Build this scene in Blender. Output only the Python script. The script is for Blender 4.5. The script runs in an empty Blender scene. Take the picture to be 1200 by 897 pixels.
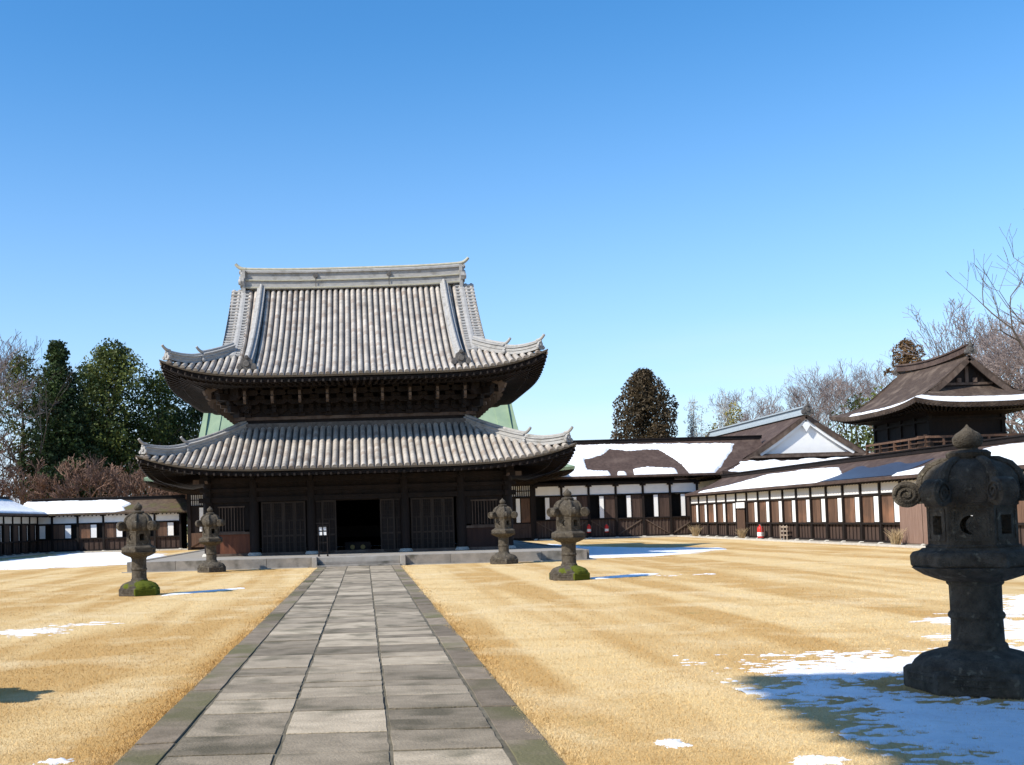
import bpy, bmesh, math, random
import numpy as np
from mathutils import Vector, Matrix
R = math.radians
sc = bpy.context.scene
col = sc.collection
random.seed(7)

# ---------------------------------------------------------------- camera
cam = bpy.data.cameras.new('camera'); cam.sensor_width = 36; cam.lens = 39.0
cam.shift_x = 0.14549; cam.shift_y = 0.08897; cam.clip_end = 2000; cam.clip_start = .05
co = bpy.data.objects.new('camera', cam); col.objects.link(co)
co.matrix_world = Matrix.Translation((0.25, 0, 1.65)) @ Matrix.Rotation(R(92.5), 4, 'X') @ Matrix.Rotation(R(-1.6), 4, 'Z')
sc.camera = co
# ---------------------------------------------------------------- sky and sun
SUN_EL, SUN_AZ = 42.0, 243.0          # azimuth clockwise from +Y
w = bpy.data.worlds.new('World'); sc.world = w; w.use_nodes = True
nt = w.node_tree; nt.nodes.clear()
o_ = nt.nodes.new('ShaderNodeOutputWorld'); bg = nt.nodes.new('ShaderNodeBackground'); bg.inputs[1].default_value = 0.15
sky = nt.nodes.new('ShaderNodeTexSky'); sky.sky_type = 'NISHITA'; sky.sun_disc = False
sky.sun_elevation = R(SUN_EL); sky.sun_rotation = R(SUN_AZ); sky.air_density = 1.0; sky.dust_density = 0.4; sky.ozone_density = 2.2; sky.altitude = 50
hsv = nt.nodes.new('ShaderNodeHueSaturation'); hsv.inputs['Saturation'].default_value = 1.34; hsv.inputs['Value'].default_value = 1.1
nt.links.new(sky.outputs[0], hsv.inputs['Color'])
# a few thin low clouds: white veil by direction, only near the horizon
tc = nt.nodes.new('ShaderNodeTexCoord'); mp = nt.nodes.new('ShaderNodeMapping'); mp.inputs['Scale'].default_value = (1.2, 1.2, 9)
cn = nt.nodes.new('ShaderNodeTexNoise'); cn.inputs['Scale'].default_value = 2.2; cn.inputs['Detail'].default_value = 5; cn.inputs['Roughness'].default_value = .55
nt.links.new(tc.outputs['Generated'], mp.inputs[0]); nt.links.new(mp.outputs[0], cn.inputs['Vector'])
cr = nt.nodes.new('ShaderNodeMapRange'); cr.inputs[1].default_value = .42; cr.inputs[2].default_value = .75; nt.links.new(cn.outputs['Fac'], cr.inputs[0])
sx = nt.nodes.new('ShaderNodeSeparateXYZ'); nt.links.new(tc.outputs['Generated'], sx.inputs[0])
el = nt.nodes.new('ShaderNodeMapRange'); el.inputs[1].default_value = .17; el.inputs[2].default_value = .03; nt.links.new(sx.outputs['Z'], el.inputs[0])
mu = nt.nodes.new('ShaderNodeMath'); mu.operation = 'MULTIPLY'; nt.links.new(cr.outputs[0], mu.inputs[0]); nt.links.new(el.outputs[0], mu.inputs[1])
mu2 = nt.nodes.new('ShaderNodeMath'); mu2.operation = 'MULTIPLY'; mu2.inputs[1].default_value = .75; nt.links.new(mu.outputs[0], mu2.inputs[0])
mx = nt.nodes.new('ShaderNodeMix'); mx.data_type = 'RGBA'; nt.links.new(mu2.outputs[0], mx.inputs[0]); hz = nt.nodes.new('ShaderNodeMapRange'); hz.inputs[1].default_value = .42; hz.inputs[2].default_value = 0.0; hz.inputs[3].default_value = 0; hz.inputs[4].default_value = .8; nt.links.new(sx.outputs['Z'], hz.inputs[0])
hp = nt.nodes.new('ShaderNodeMath'); hp.operation = 'POWER'; hp.inputs[1].default_value = 1.6; nt.links.new(hz.outputs[0], hp.inputs[0])
hx_ = nt.nodes.new('ShaderNodeMix'); hx_.data_type = 'RGBA'; nt.links.new(hp.outputs[0], hx_.inputs[0]); nt.links.new(hsv.outputs[0], hx_.inputs[6]); hx_.inputs[7].default_value = (2.9, 3.85, 5.7, 1)
nt.links.new(hx_.outputs[2], mx.inputs[6])
mx.inputs[7].default_value = (4.4, 4.8, 5.5, 1)
nt.links.new(mx.outputs[2], bg.inputs[0]); nt.links.new(bg.outputs[0], o_.inputs[0])
sun = bpy.data.lights.new('sun', 'SUN'); sun.energy = 4.9; sun.angle = R(.53); sun.color = (1, .94, .84)
so = bpy.data.objects.new('sun', sun); col.objects.link(so)
sd = Vector((math.sin(R(SUN_AZ)) * math.cos(R(SUN_EL)), math.cos(R(SUN_AZ)) * math.cos(R(SUN_EL)), math.sin(R(SUN_EL))))
so.rotation_euler = sd.to_track_quat('Z', 'Y').to_euler()
sc.view_settings.view_transform = 'Standard'; sc.view_settings.look = 'None'
sc.view_settings.exposure = 0.40; sc.view_settings.gamma = 1
sc.cycles.max_bounces = 6; sc.cycles.diffuse_bounces = 3; sc.cycles.glossy_bounces = 2; sc.cycles.transparent_max_bounces = 8

# ---------------------------------------------------------------- materials
MATS = {}
def mat(name, c1, c2=None, scale=3., rough=.8, stretch=(1, 1, 1), bump=0., bscale=None, c3=None, s3=.6, t3=(.55, .7), island=0., spec=.3, metal=0., detail=6, lo=.35, hi=.65, ioff=False):
    m = bpy.data.materials.new(name); m.use_nodes = True; t = m.node_tree; b = t.nodes['Principled BSDF']
    b.inputs['Roughness'].default_value = rough; b.inputs['Metallic'].default_value = metal
    b.inputs['Specular IOR Level'].default_value = spec
    tc = t.nodes.new('ShaderNodeTexCoord'); mp = t.nodes.new('ShaderNodeMapping'); mp.inputs['Scale'].default_value = stretch
    t.links.new(tc.outputs['Object'], mp.inputs[0])
    vec, vec3 = mp.outputs[0], tc.outputs['Object']
    if ioff:
        gi = t.nodes.new('ShaderNodeNewGeometry'); sm = t.nodes.new('ShaderNodeMath'); sm.operation = 'MULTIPLY'; sm.inputs[1].default_value = 63.; t.links.new(gi.outputs['Random Per Island'], sm.inputs[0])
        cv = t.nodes.new('ShaderNodeCombineXYZ'); t.links.new(sm.outputs[0], cv.inputs[2])
        va = t.nodes.new('ShaderNodeVectorMath'); t.links.new(vec, va.inputs[0]); t.links.new(cv.outputs[0], va.inputs[1]); vec = va.outputs[0]
        vb = t.nodes.new('ShaderNodeVectorMath'); t.links.new(tc.outputs['Object'], vb.inputs[0]); t.links.new(cv.outputs[0], vb.inputs[1]); vec3 = vb.outputs[0]
    n = t.nodes.new('ShaderNodeTexNoise'); n.inputs['Scale'].default_value = scale; n.inputs['Detail'].default_value = detail; n.inputs['Roughness'].default_value = .6
    t.links.new(vec, n.inputs['Vector'])
    mr = t.nodes.new('ShaderNodeMapRange'); mr.inputs[1].default_value = lo; mr.inputs[2].default_value = hi; t.links.new(n.outputs['Fac'], mr.inputs[0])
    mx = t.nodes.new('ShaderNodeMix'); mx.data_type = 'RGBA'; t.links.new(mr.outputs[0], mx.inputs[0])
    mx.inputs[6].default_value = (*c1, 1); mx.inputs[7].default_value = (*(c2 or c1), 1)
    out = mx.outputs[2]
    if c3:
        n3 = t.nodes.new('ShaderNodeTexNoise'); n3.inputs['Scale'].default_value = s3; n3.inputs['Detail'].default_value = 5; t.links.new(vec3, n3.inputs['Vector'])
        m3 = t.nodes.new('ShaderNodeMapRange'); m3.inputs[1].default_value = t3[0]; m3.inputs[2].default_value = t3[1]; t.links.new(n3.outputs['Fac'], m3.inputs[0])
        x3 = t.nodes.new('ShaderNodeMix'); x3.data_type = 'RGBA'; t.links.new(m3.outputs[0], x3.inputs[0]); t.links.new(out, x3.inputs[6]); x3.inputs[7].default_value = (*c3, 1); out = x3.outputs[2]
    if island:
        g = t.nodes.new('ShaderNodeNewGeometry'); mi = t.nodes.new('ShaderNodeMapRange'); mi.inputs[3].default_value = 1 - island; mi.inputs[4].default_value = 1 + island
        t.links.new(g.outputs['Random Per Island'], mi.inputs[0])
        h = t.nodes.new('ShaderNodeHueSaturation'); t.links.new(mi.outputs[0], h.inputs['Value']); t.links.new(out, h.inputs['Color']); out = h.outputs[0]
    t.links.new(out, b.inputs['Base Color'])
    if bump:
        nb = t.nodes.new('ShaderNodeTexNoise'); nb.inputs['Scale'].default_value = bscale or scale * 4; nb.inputs['Detail'].default_value = 6; t.links.new(mp.outputs[0], nb.inputs['Vector'])
        bp = t.nodes.new('ShaderNodeBump'); bp.inputs['Strength'].default_value = 1; bp.inputs['Distance'].default_value = bump; t.links.new(nb.outputs['Fac'], bp.inputs['Height']); t.links.new(bp.outputs[0], b.inputs['Normal'])
    MATS[name] = m; return m

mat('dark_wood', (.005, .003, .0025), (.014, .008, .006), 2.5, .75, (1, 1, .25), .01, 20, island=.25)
mat('door_wood', (.02, .014, .011), (.038, .028, .021), 3, .8, (1, 1, .3), .01, 20, island=.3)
mat('bracket_wood', (.085, .06, .046), (.14, .105, .083), 3, .8, island=.3)
mat('weathered_wood', (.065, .042, .031), (.12, .088, .068), 3, .8, (1, 1, .3), .01, 20, island=.3)
mat('pale_wood', (.26, .2, .155), (.36, .3, .24), 3, .8, island=.2)
mat('plain_wood', (.17, .105, .08), (.24, .16, .125), 3, .8, (6, 6, .35), .008, 12, island=.2)
mat('red_wood', (.065, .037, .025), (.12, .068, .043), 3, .75, (6, 6, .35), .008, 12, island=.5, c3=(.21, .105, .06), s3=.45, t3=(.55, .7))
mat('slat_wood', (.04, .025, .02), (.075, .048, .037), 3, .8, (6, 6, .3), .008, 12, island=.3)
mat('sunlit_board_wood', (.16, .055, .026), (.10, .036, .02), 2, .75, (3, 3, .5))  # left lower board, sunlight put into its colour
mat('shaded_board_wood', (.025, .011, .008), (.04, .018, .013), 2, .75, (3, 3, .5))  # right lower board, shade put into its colour
mat('plaster', (.80, .785, .75), (.73, .715, .68), 1.5, .9, bump=.004, bscale=10)
mat('paper_white', (.84, .84, .82), (.8, .8, .79), 2, .9)
mat('bark_roof', (.05, .032, .026), (.085, .056, .045), 5, .85, (1, 1, 1), .03, 14, c3=(.12, .085, .068), s3=1.2, t3=(.5, .75))
mat('mossy_roof', (.065, .042, .03), (.115, .082, .055), 4, .9, bump=.03, bscale=14, c3=(.085, .08, .028), s3=.9, t3=(.5, .65))
mat('tower_roof', (.05, .034, .026), (.08, .056, .042), 6, .9, (1, 1, 1), .04, 12, c3=(.14, .105, .08), s3=1.3, t3=(.5, .7))
mat('wet_roof', (.03, .03, .042), (.045, .047, .065), 3, .38, bump=.01, spec=.6)
mat('ridge_lead', (.29, .28, .262), (.38, .37, .35), 4, .7, (1, 1, 3), .008, 14, c3=(.19, .178, .155), s3=2.5, t3=(.55, .75))
mat('ridge_edge', (.36, .34, .25), (.46, .43, .33), 5, .8)
mat('dark_lead', (.07, .065, .06), (.13, .12, .11), 6, .7)
mat('copper_green', (.245, .32, .205), (.2, .275, .18), 1.2, .7, (1, 1, .4), .01)
mat('green_blue', (.30, .36, .40), (.36, .41, .44), 3, .7)
mat('stone_slab', (.36, .305, .23), (.26, .22, .165), 3.2, .95, (1, 1.3, 1), .012, 40, c3=(.165, .145, .105), s3=1.9, t3=(.5, .66), island=.38, detail=15, spec=.08, ioff=True)
mat('border_slab', (.25, .205, .155), (.17, .14, .103), 4, .95, (1, 1, 1), .010, 34, spec=.08, c3=(.135, .125, .07), s3=.8, t3=(.48, .62), island=.25, detail=8, ioff=True)
mat('joint_dirt', (.09, .08, .055), (.16, .14, .10), 6, .95)
mat('terrace_stone', (.26, .235, .205), (.18, .165, .145), 2.5, .85, bump=.01, bscale=18, island=.15, c3=(.09, .085, .07), s3=1.6, t3=(.55, .7))
mat('paving_top', (.33, .31, .28), (.26, .24, .21), 2.5, .85, bump=.006, bscale=18)
mat('pale_stone', (.52, .49, .43), (.42, .4, .35), 3, .9, bump=.02, bscale=8)
mat('lantern_stone', (.12, .102, .078), (.06, .05, .038), 9, .97, bump=.03, bscale=60, c3=(.17, .15, .11), s3=11, t3=(.62, .68), detail=12, spec=.15)
mat('snow', (.84, .86, .88), (.74, .765, .80), 2.2, .6, bump=.03, bscale=7, spec=.35, c3=(.62, .60, .56), s3=3.0, t3=(.62, .8))
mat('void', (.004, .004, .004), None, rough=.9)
mat('gold', (.22, .15, .045), None, rough=.5)
mat('red_paint', (.62, .03, .02), (.5, .025, .02), 5, .45)
mat('white_paint', (.8, .8, .78), None, rough=.5)
mat('bark', (.11, .085, .065), (.18, .145, .115), 6, .9, island=.2)
mat('twig_red', (.15, .085, .062), (.21, .135, .10), 3, .9, island=.35)
mat('twig_grey', (.2, .16, .145), (.3, .245, .23), 3, .9, island=.25)
mat('twig_pale', (.55, .47, .42), (.45, .36, .3), 3, .9, island=.25)
mat('straw', (.4, .3, .17), (.5, .4, .25), 3, .9, island=.3)

def leafmat(name, c1, c2, s=.35):
    m = mat(name, c1, c2, s, .6, island=.35, lo=.4, hi=.6, spec=.25)
    t = m.node_tree; b = t.nodes['Principled BSDF']
    tr = t.nodes.new('ShaderNodeBsdfTranslucent'); mx = t.nodes.new('ShaderNodeMixShader'); mx.inputs[0].default_value = .25
    src = b.inputs['Base Color'].links[0].from_socket
    t.links.new(src, tr.inputs[0]); out = t.nodes['Material Output']
    t.links.new(b.outputs[0], mx.inputs[1]); t.links.new(tr.outputs[0], mx.inputs[2]); t.links.new(mx.outputs[0], out.inputs[0])
leafmat('leaf_dark', (.016, .032, .013), (.05, .078, .022))
leafmat('leaf_green', (.022, .042, .012), (.125, .145, .034))
leafmat('leaf_cedar', (.05, .038, .02), (.085, .06, .032))
leafmat('leaf_brown', (.13, .075, .035), (.17, .105, .05))
leafmat('leaf_yellow', (.42, .34, .09), (.24, .22, .06))
leafmat('leaf_bamboo', (.55, .56, .54), (.42, .45, .42))

# roof tile material: per-course joints from the strip attribute
def tilemat(name, ca, cb, cc):
    m = bpy.data.materials.new(name); m.use_nodes = True; t = m.node_tree; b = t.nodes['Principled BSDF']; b.inputs['Roughness'].default_value = .62; b.inputs['Specular IOR Level'].default_value = .35
    at = t.nodes.new('ShaderNodeAttribute'); at.attribute_name = 'course'
    sp = t.nodes.new('ShaderNodeSeparateXYZ'); t.links.new(at.outputs['Vector'], sp.inputs[0])
    fl = t.nodes.new('ShaderNodeMath'); fl.operation = 'FLOOR'; t.links.new(sp.outputs[0], fl.inputs[0])
    fr = t.nodes.new('ShaderNodeMath'); fr.operation = 'FRACT'; t.links.new(sp.outputs[0], fr.inputs[0])
    cb_ = t.nodes.new('ShaderNodeCombineXYZ'); t.links.new(fl.outputs[0], cb_.inputs[0]); t.links.new(sp.outputs[1], cb_.inputs[1])
    wn = t.nodes.new('ShaderNodeTexWhiteNoise'); wn.noise_dimensions = '2D'; t.links.new(cb_.outputs[0], wn.inputs['Vector'])
    rp = t.nodes.new('ShaderNodeValToRGB'); r = rp.color_ramp; r.elements[0].color = (*ca, 1); r.elements[1].color = (*cb, 1); e = r.elements.new(.12); e.color = (*cc, 1); e = r.elements.new(.3); e.color = (*[(x + y) / 2 for x, y in zip(ca, cb)], 1)
    t.links.new(wn.outputs['Value'], rp.inputs[0])
    tc = t.nodes.new('ShaderNodeTexCoord'); n = t.nodes.new('ShaderNodeTexNoise'); n.inputs['Scale'].default_value = 1.3; n.inputs['Detail'].default_value = 7; t.links.new(tc.outputs['Object'], n.inputs['Vector'])
    mr = t.nodes.new('ShaderNodeMapRange'); mr.inputs[1].default_value = .3; mr.inputs[2].default_value = .7; mr.inputs[3].default_value = .72; mr.inputs[4].default_value = 1.22; t.links.new(n.outputs['Fac'], mr.inputs[0])
    j = t.nodes.new('ShaderNodeMapRange'); j.inputs[1].default_value = 0; j.inputs[2].default_value = .12; j.inputs[3].default_value = .68; j.inputs[4].default_value = 1; t.links.new(fr.outputs[0], j.inputs[0])
    mm = t.nodes.new('ShaderNodeMath'); mm.operation = 'MULTIPLY'; t.links.new(mr.outputs[0], mm.inputs[0]); t.links.new(j.outputs[0], mm.inputs[1])
    h = t.nodes.new('ShaderNodeHueSaturation'); t.links.new(rp.outputs[0], h.inputs['Color']); t.links.new(mm.outputs[0], h.inputs['Value'])
    t.links.new(h.outputs[0], b.inputs['Base Color'])
    bp = t.nodes.new('ShaderNodeBump'); bp.inputs['Distance'].default_value = .03; t.links.new(j.outputs[0], bp.inputs['Height']); t.links.new(bp.outputs[0], b.inputs['Normal'])
    MATS[name] = m
tilemat('roof_tile', (.355, .315, .268), (.425, .385, .332), (.28, .225, .18))
tilemat('pan_tile', (.16, .142, .122), (.2, .178, .155), (.135, .11, .09))

# lawn
def lawnmat(nm, k, blade):
    m = bpy.data.materials.new(nm); m.use_nodes = True; t = m.node_tree; b = t.nodes['Principled BSDF']; b.inputs['Roughness'].default_value = .95; b.inputs['Specular IOR Level'].default_value = .08
    tc = t.nodes.new('ShaderNodeTexCoord')
    def noise(s, st=(1, 1, 1), rot=0, d=6, off=0):
        mp = t.nodes.new('ShaderNodeMapping'); mp.inputs['Scale'].default_value = st; mp.inputs['Rotation'].default_value = (0, 0, rot); mp.inputs['Location'].default_value = (off, off, 0); t.links.new(tc.outputs['Object'], mp.inputs[0])
        n = t.nodes.new('ShaderNodeTexNoise'); n.inputs['Scale'].default_value = s; n.inputs['Detail'].default_value = d; n.inputs['Roughness'].default_value = .6; t.links.new(mp.outputs[0], n.inputs['Vector']); return n.outputs['Fac']
    def mix(f, lo, hi, a, c, mx_=1.):
        mr = t.nodes.new('ShaderNodeMapRange'); mr.inputs[1].default_value = lo; mr.inputs[2].default_value = hi; mr.inputs[4].default_value = mx_; t.links.new(f, mr.inputs[0])
        x = t.nodes.new('ShaderNodeMix'); x.data_type = 'RGBA'; t.links.new(mr.outputs[0], x.inputs[0])
        if isinstance(a, tuple): x.inputs[6].default_value = (*[q * k for q in a], 1)
        else: t.links.new(a, x.inputs[6])
        x.inputs[7].default_value = (*[q * k for q in c], 1); return x.outputs[2]
    # broad mown swathes, two directions, then blotches, moss and bare soil flecks
    c = mix(noise(.62, (1, .07, 1), R(7), 2), .43, .57, (.66, .49, .25), (.49, .31, .12))
    c = mix(noise(.9, (.14, 1, 1), R(-14), 3, 7), .52, .66, c, (.52, .34, .14), .5)
    c = mix(noise(.55, (1, 1, 1), 0, 6, 3), .50, .68, c, (.69, .545, .32), .8)
    c = mix(noise(2.3, (1, 1, 1), 0, 7, 5), .56, .72, c, (.46, .30, .125), .6)
    c = mix(noise(1.4, (1, 1, 1), 0, 7, 9), .63, .72, c, (.30, .24, .095), .6)
    if not blade:
        c = mix(noise(34, (1, .7, 1)), .48, .8, c, (.36, .24, .10), .8)
        bp = t.nodes.new('ShaderNodeBump'); bp.inputs['Distance'].default_value = .015; t.links.new(noise(45), bp.inputs['Height']); t.links.new(bp.outputs[0], b.inputs['Normal'])
    else:
        g = t.nodes.new('ShaderNodeNewGeometry'); mi = t.nodes.new('ShaderNodeMapRange'); mi.inputs[3].default_value = .88; mi.inputs[4].default_value = 1.1; t.links.new(g.outputs['Random Per Island'], mi.inputs[0])
        h = t.nodes.new('ShaderNodeHueSaturation'); t.links.new(mi.outputs[0], h.inputs['Value']); t.links.new(c, h.inputs['Color']); c = h.outputs[0]
    t.links.new(c, b.inputs['Base Color']); MATS[nm] = m
lawnmat('dry_lawn', 1.0, False); lawnmat('grass_blade', 1.05, True)
def mossify(name, base, lvl):
    m = MATS[base].copy(); m.name = name; t = m.node_tree; b = t.nodes['Principled BSDF']
    src = b.inputs['Base Color'].links[0].from_socket
    tc = t.nodes.new('ShaderNodeTexCoord'); s = t.nodes.new('ShaderNodeSeparateXYZ'); t.links.new(tc.outputs['Object'], s.inputs[0])
    n = t.nodes.new('ShaderNodeTexNoise'); n.inputs['Scale'].default_value = 2.6; n.inputs['Detail'].default_value = 5; t.links.new(tc.outputs['Object'], n.inputs['Vector'])
    a = t.nodes.new('ShaderNodeMath'); a.operation = 'MULTIPLY_ADD'; t.links.new(s.outputs[0], a.inputs[0]); a.inputs[1].default_value = .22; t.links.new(n.outputs['Fac'], a.inputs[2])
    mr = t.nodes.new('ShaderNodeMapRange'); mr.inputs[1].default_value = lvl; mr.inputs[2].default_value = lvl + .05; t.links.new(a.outputs[0], mr.inputs[0])
    x = t.nodes.new('ShaderNodeMix'); x.data_type = 'RGBA'; t.links.new(mr.outputs[0], x.inputs[0]); t.links.new(src, x.inputs[6]); x.inputs[7].default_value = (.10, .12, .014, 1)
    t.links.new(x.outputs[2], b.inputs['Base Color']); MATS[name] = m
mossify('mossy_stone', 'lantern_stone', .44)

# ---------------------------------------------------------------- mesh helpers
class MB:
    def __init__(s): s.v = []; s.f = []; s.a = {}
    def add(s, vs, fs):
        o = len(s.v); s.v += [tuple(p) for p in vs]; s.f += [tuple(i + o for i in f) for f in fs]; return o
    def box(s, c, d, rz=0, M=None):
        x, y, z = [k / 2 for k in d]; vs = [(i, j, k) for i in (-x, x) for j in (-y, y) for k in (-z, z)]
        if rz: cc, ss = math.cos(rz), math.sin(rz); vs = [(a * cc - b * ss, a * ss + b * cc, e) for a, b, e in vs]
        if M: vs = [M @ Vector(p) for p in vs]
        s.add([(a + c[0], b + c[1], e + c[2]) for a, b, e in vs], [(0, 1, 3, 2), (4, 6, 7, 5), (0, 4, 5, 1), (2, 3, 7, 6), (0, 2, 6, 4), (1, 5, 7, 3)])
    def b2(s, lo, hi): s.box([(a + b) / 2 for a, b in zip(lo, hi)], [b - a for a, b in zip(lo, hi)])
    def beam(s, p, q, w, h, up=(0, 0, 1)):
        p, q = Vector(p), Vector(q); t = (q - p).normalized(); sd = t.cross(Vector(up))
        if sd.length < 1e-4: sd = Vector((1, 0, 0))
        sd.normalize(); u = sd.cross(t)
        vs = [e + sd * a * w / 2 + u * b * h / 2 for e in (p, q) for a, b in ((-1, -1), (1, -1), (1, 1), (-1, 1))]
        s.add(vs, [(3, 2, 1, 0), (4, 5, 6, 7), (0, 1, 5, 4), (1, 2, 6, 5), (2, 3, 7, 6), (3, 0, 4, 7)])
    def tube(s, pts, rad, n=5, cap=True):
        pts = [Vector(p) for p in pts]; rings = []
        ref = None
        for i, p in enumerate(pts):
            t = (pts[min(i + 1, len(pts) - 1)] - pts[max(i - 1, 0)])
            t = t.normalized() if t.length > 1e-9 else Vector((0, 0, 1))
            if ref is None: ref = Vector((1, 0, 0)) if abs(t.x) < .8 else Vector((0, 1, 0))
            a = (ref - t * ref.dot(t)); a = a.normalized() if a.length > 1e-6 else t.orthogonal().normalized(); ref = a; b = t.cross(a)
            r = rad[i] if isinstance(rad, (list, tuple)) else rad
            rings.append([p + (a * math.cos(2 * math.pi * k / n) + b * math.sin(2 * math.pi * k / n)) * r for k in range(n)])
        vs = [v for r in rings for v in r]; fs = []
        for i in range(len(pts) - 1):
            for k in range(n): fs.append((i * n + k, i * n + (k + 1) % n, (i + 1) * n + (k + 1) % n, (i + 1) * n + k))
        if cap: fs += [tuple(range(n))[::-1], tuple((len(pts) - 1) * n + k for k in range(n))]
        s.add(vs, fs)
    def lathe(s, prof, n=24, rot=0, c=(0, 0, 0), mod=None):
        vs = []; fs = []
        for r, z in prof:
            for k in range(n):
                th = rot + 2 * math.pi * k / n; rr = r * (mod(th, z) if mod else 1)
                vs.append((c[0] + rr * math.cos(th), c[1] + rr * math.sin(th), c[2] + z))
        m = len(prof)
        for i in range(m - 1):
            for k in range(n): fs.append((i * n + k, i * n + (k + 1) % n, (i + 1) * n + (k + 1) % n, (i + 1) * n + k))
        fs += [tuple(range(n))[::-1], tuple((m - 1) * n + k for k in range(n))]
        s.add(vs, fs)
    def sweep(s, path, prof, up=(0, 0, 1)):
        # prof: closed polygon in (side, up) coordinates
        path = [Vector(p) for p in path]; n = len(prof); vs = []; fs = []
        for i, p in enumerate(path):
            t = (path[min(i + 1, len(path) - 1)] - path[max(i - 1, 0)]).normalized(); sd = t.cross(Vector(up)).normalized()
            for a, b in prof: vs.append(p + sd * a + Vector((0, 0, 1)) * b)
        for i in range(len(path) - 1):
            for k in range(n): fs.append((i * n + k, i * n + (k + 1) % n, (i + 1) * n + (k + 1) % n, (i + 1) * n + k))
        fs += [tuple(range(n))[::-1], tuple((len(path) - 1) * n + k for k in range(n))]
        s.add(vs, fs)
    def prism(s, poly, y0, y1, plane='xz'):
        n = len(poly)
        f = (lambda a, b, y: (a, y, b)) if plane == 'xz' else ((lambda a, b, y: (y, a, b)) if plane == 'yz' else (lambda a, b, y: (a, b, y)))
        vs = [f(a, b, y0) for a, b in poly] + [f(a, b, y1) for a, b in poly]
        s.add(vs, [tuple(range(n)), tuple(range(n, 2 * n))[::-1]] + [(k, k + n, (k + 1) % n + n, (k + 1) % n) for k in range(n)])
    def grid(s, fn, us, vs_):
        n = len(vs_); vv = [fn(u, v) for u in us for v in vs_]
        s.add(vv, [(i * n + j, (i + 1) * n + j, (i + 1) * n + j + 1, i * n + j + 1) for i in range(len(us) - 1) for j in range(n - 1)])
    def build(s, name, m, parent=None, smooth=False, bevel=0, recalc=True):
        me = bpy.data.meshes.new(name); me.from_pydata(s.v, [], s.f)
        if s.a:
            at = me.attributes.new('course', 'FLOAT_VECTOR', 'POINT'); arr = np.zeros((len(s.v), 3), np.float32)
            for i, x in s.a.items(): arr[i, :2] = x
            at.data.foreach_set('vector', arr.ravel())
        if recalc:
            bm = bmesh.new(); bm.from_mesh(me); bmesh.ops.recalc_face_normals(bm, faces=bm.faces); bm.to_mesh(me); bm.free()
        me.materials.append(MATS[m] if isinstance(m, str) else m)
        o = bpy.data.objects.new(name, me); col.objects.link(o)
        if smooth:
            me.shade_smooth()
            try: me.set_sharp_from_angle(angle=R(40))
            except Exception: pass
        if bevel:
            bv = o.modifiers.new('b', 'BEVEL'); bv.width = bevel; bv.segments = 2; bv.limit_method = 'ANGLE'
        if parent is not None: o.parent = parent
        return o
def tag(o, label=None, cat=None, group=None, kind=None):
    for k, v in (('label', label), ('category', cat), ('group', group), ('kind', kind)):
        if v: o[k] = v
    return o
def empty(name, loc=(0, 0, 0), rz=0, parent=None):
    o = bpy.data.objects.new(name, None); col.objects.link(o); o.location = loc; o.rotation_euler = (0, 0, rz); o.empty_display_size = .3
    if parent: o.parent = parent
    return o
def copy_tree(o, parent=None):
    c = o.copy(); col.objects.link(c); c.parent = parent
    for ch in [x for x in bpy.data.objects if x.parent == o]: copy_tree(ch, c)
    return c
def kid(o, loc, rz=0, scale=None):
    c = o.copy(); col.objects.link(c); c.location = loc; c.rotation_euler = (0, 0, rz)
    if scale: c.scale = scale
    return c
lin = lambda a, b, n: [a + (b - a) * i / (n - 1) for i in range(n)]

# ---------------------------------------------------------------- temple style roof (irimoya), local origin = centre, z absolute from base
class Roof:
    """ridge along local x. hw,hd half sizes at the eave, g = half length of the gabled part (None: no gable, skirt roof up to inner rect)"""
    def __init__(s, hw, hd, z0, a, b, U, g=None, skirt=None, texp=5, fade=3.5):
        s.hw, s.hd, s.z0, s.a, s.b, s.U, s.g, s.skirt, s.te, s.fd = hw, hd, z0, a, b, U, g, skirt, texp, fade
    def P(s, d): return s.z0 + s.a * d + s.b * d * d
    def lift(s, t, d): return s.U * abs(t) ** s.te * max(0, 1 - d / s.fd)
    def front(s, x, d): return (x, -s.hd + d, s.P(d) + s.lift(x / s.hw, d))
    def side(s, y, d): return (s.hw - d, y, s.P(d) + s.lift(y / s.hd, d))
    def dmax_front(s, x):
        m = s.skirt if s.skirt else s.hd
        if s.g and abs(x) <= s.g: return m
        return min(m, (s.hw - abs(x)) * s.hd / s.hw if s.skirt or not s.g else (s.hw - abs(x)))
    def dmax_side(s, y):
        m = s.skirt if s.skirt else (s.hw - s.g + .45)
        return max(.001, min(m, s.hd - abs(y)))
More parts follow.
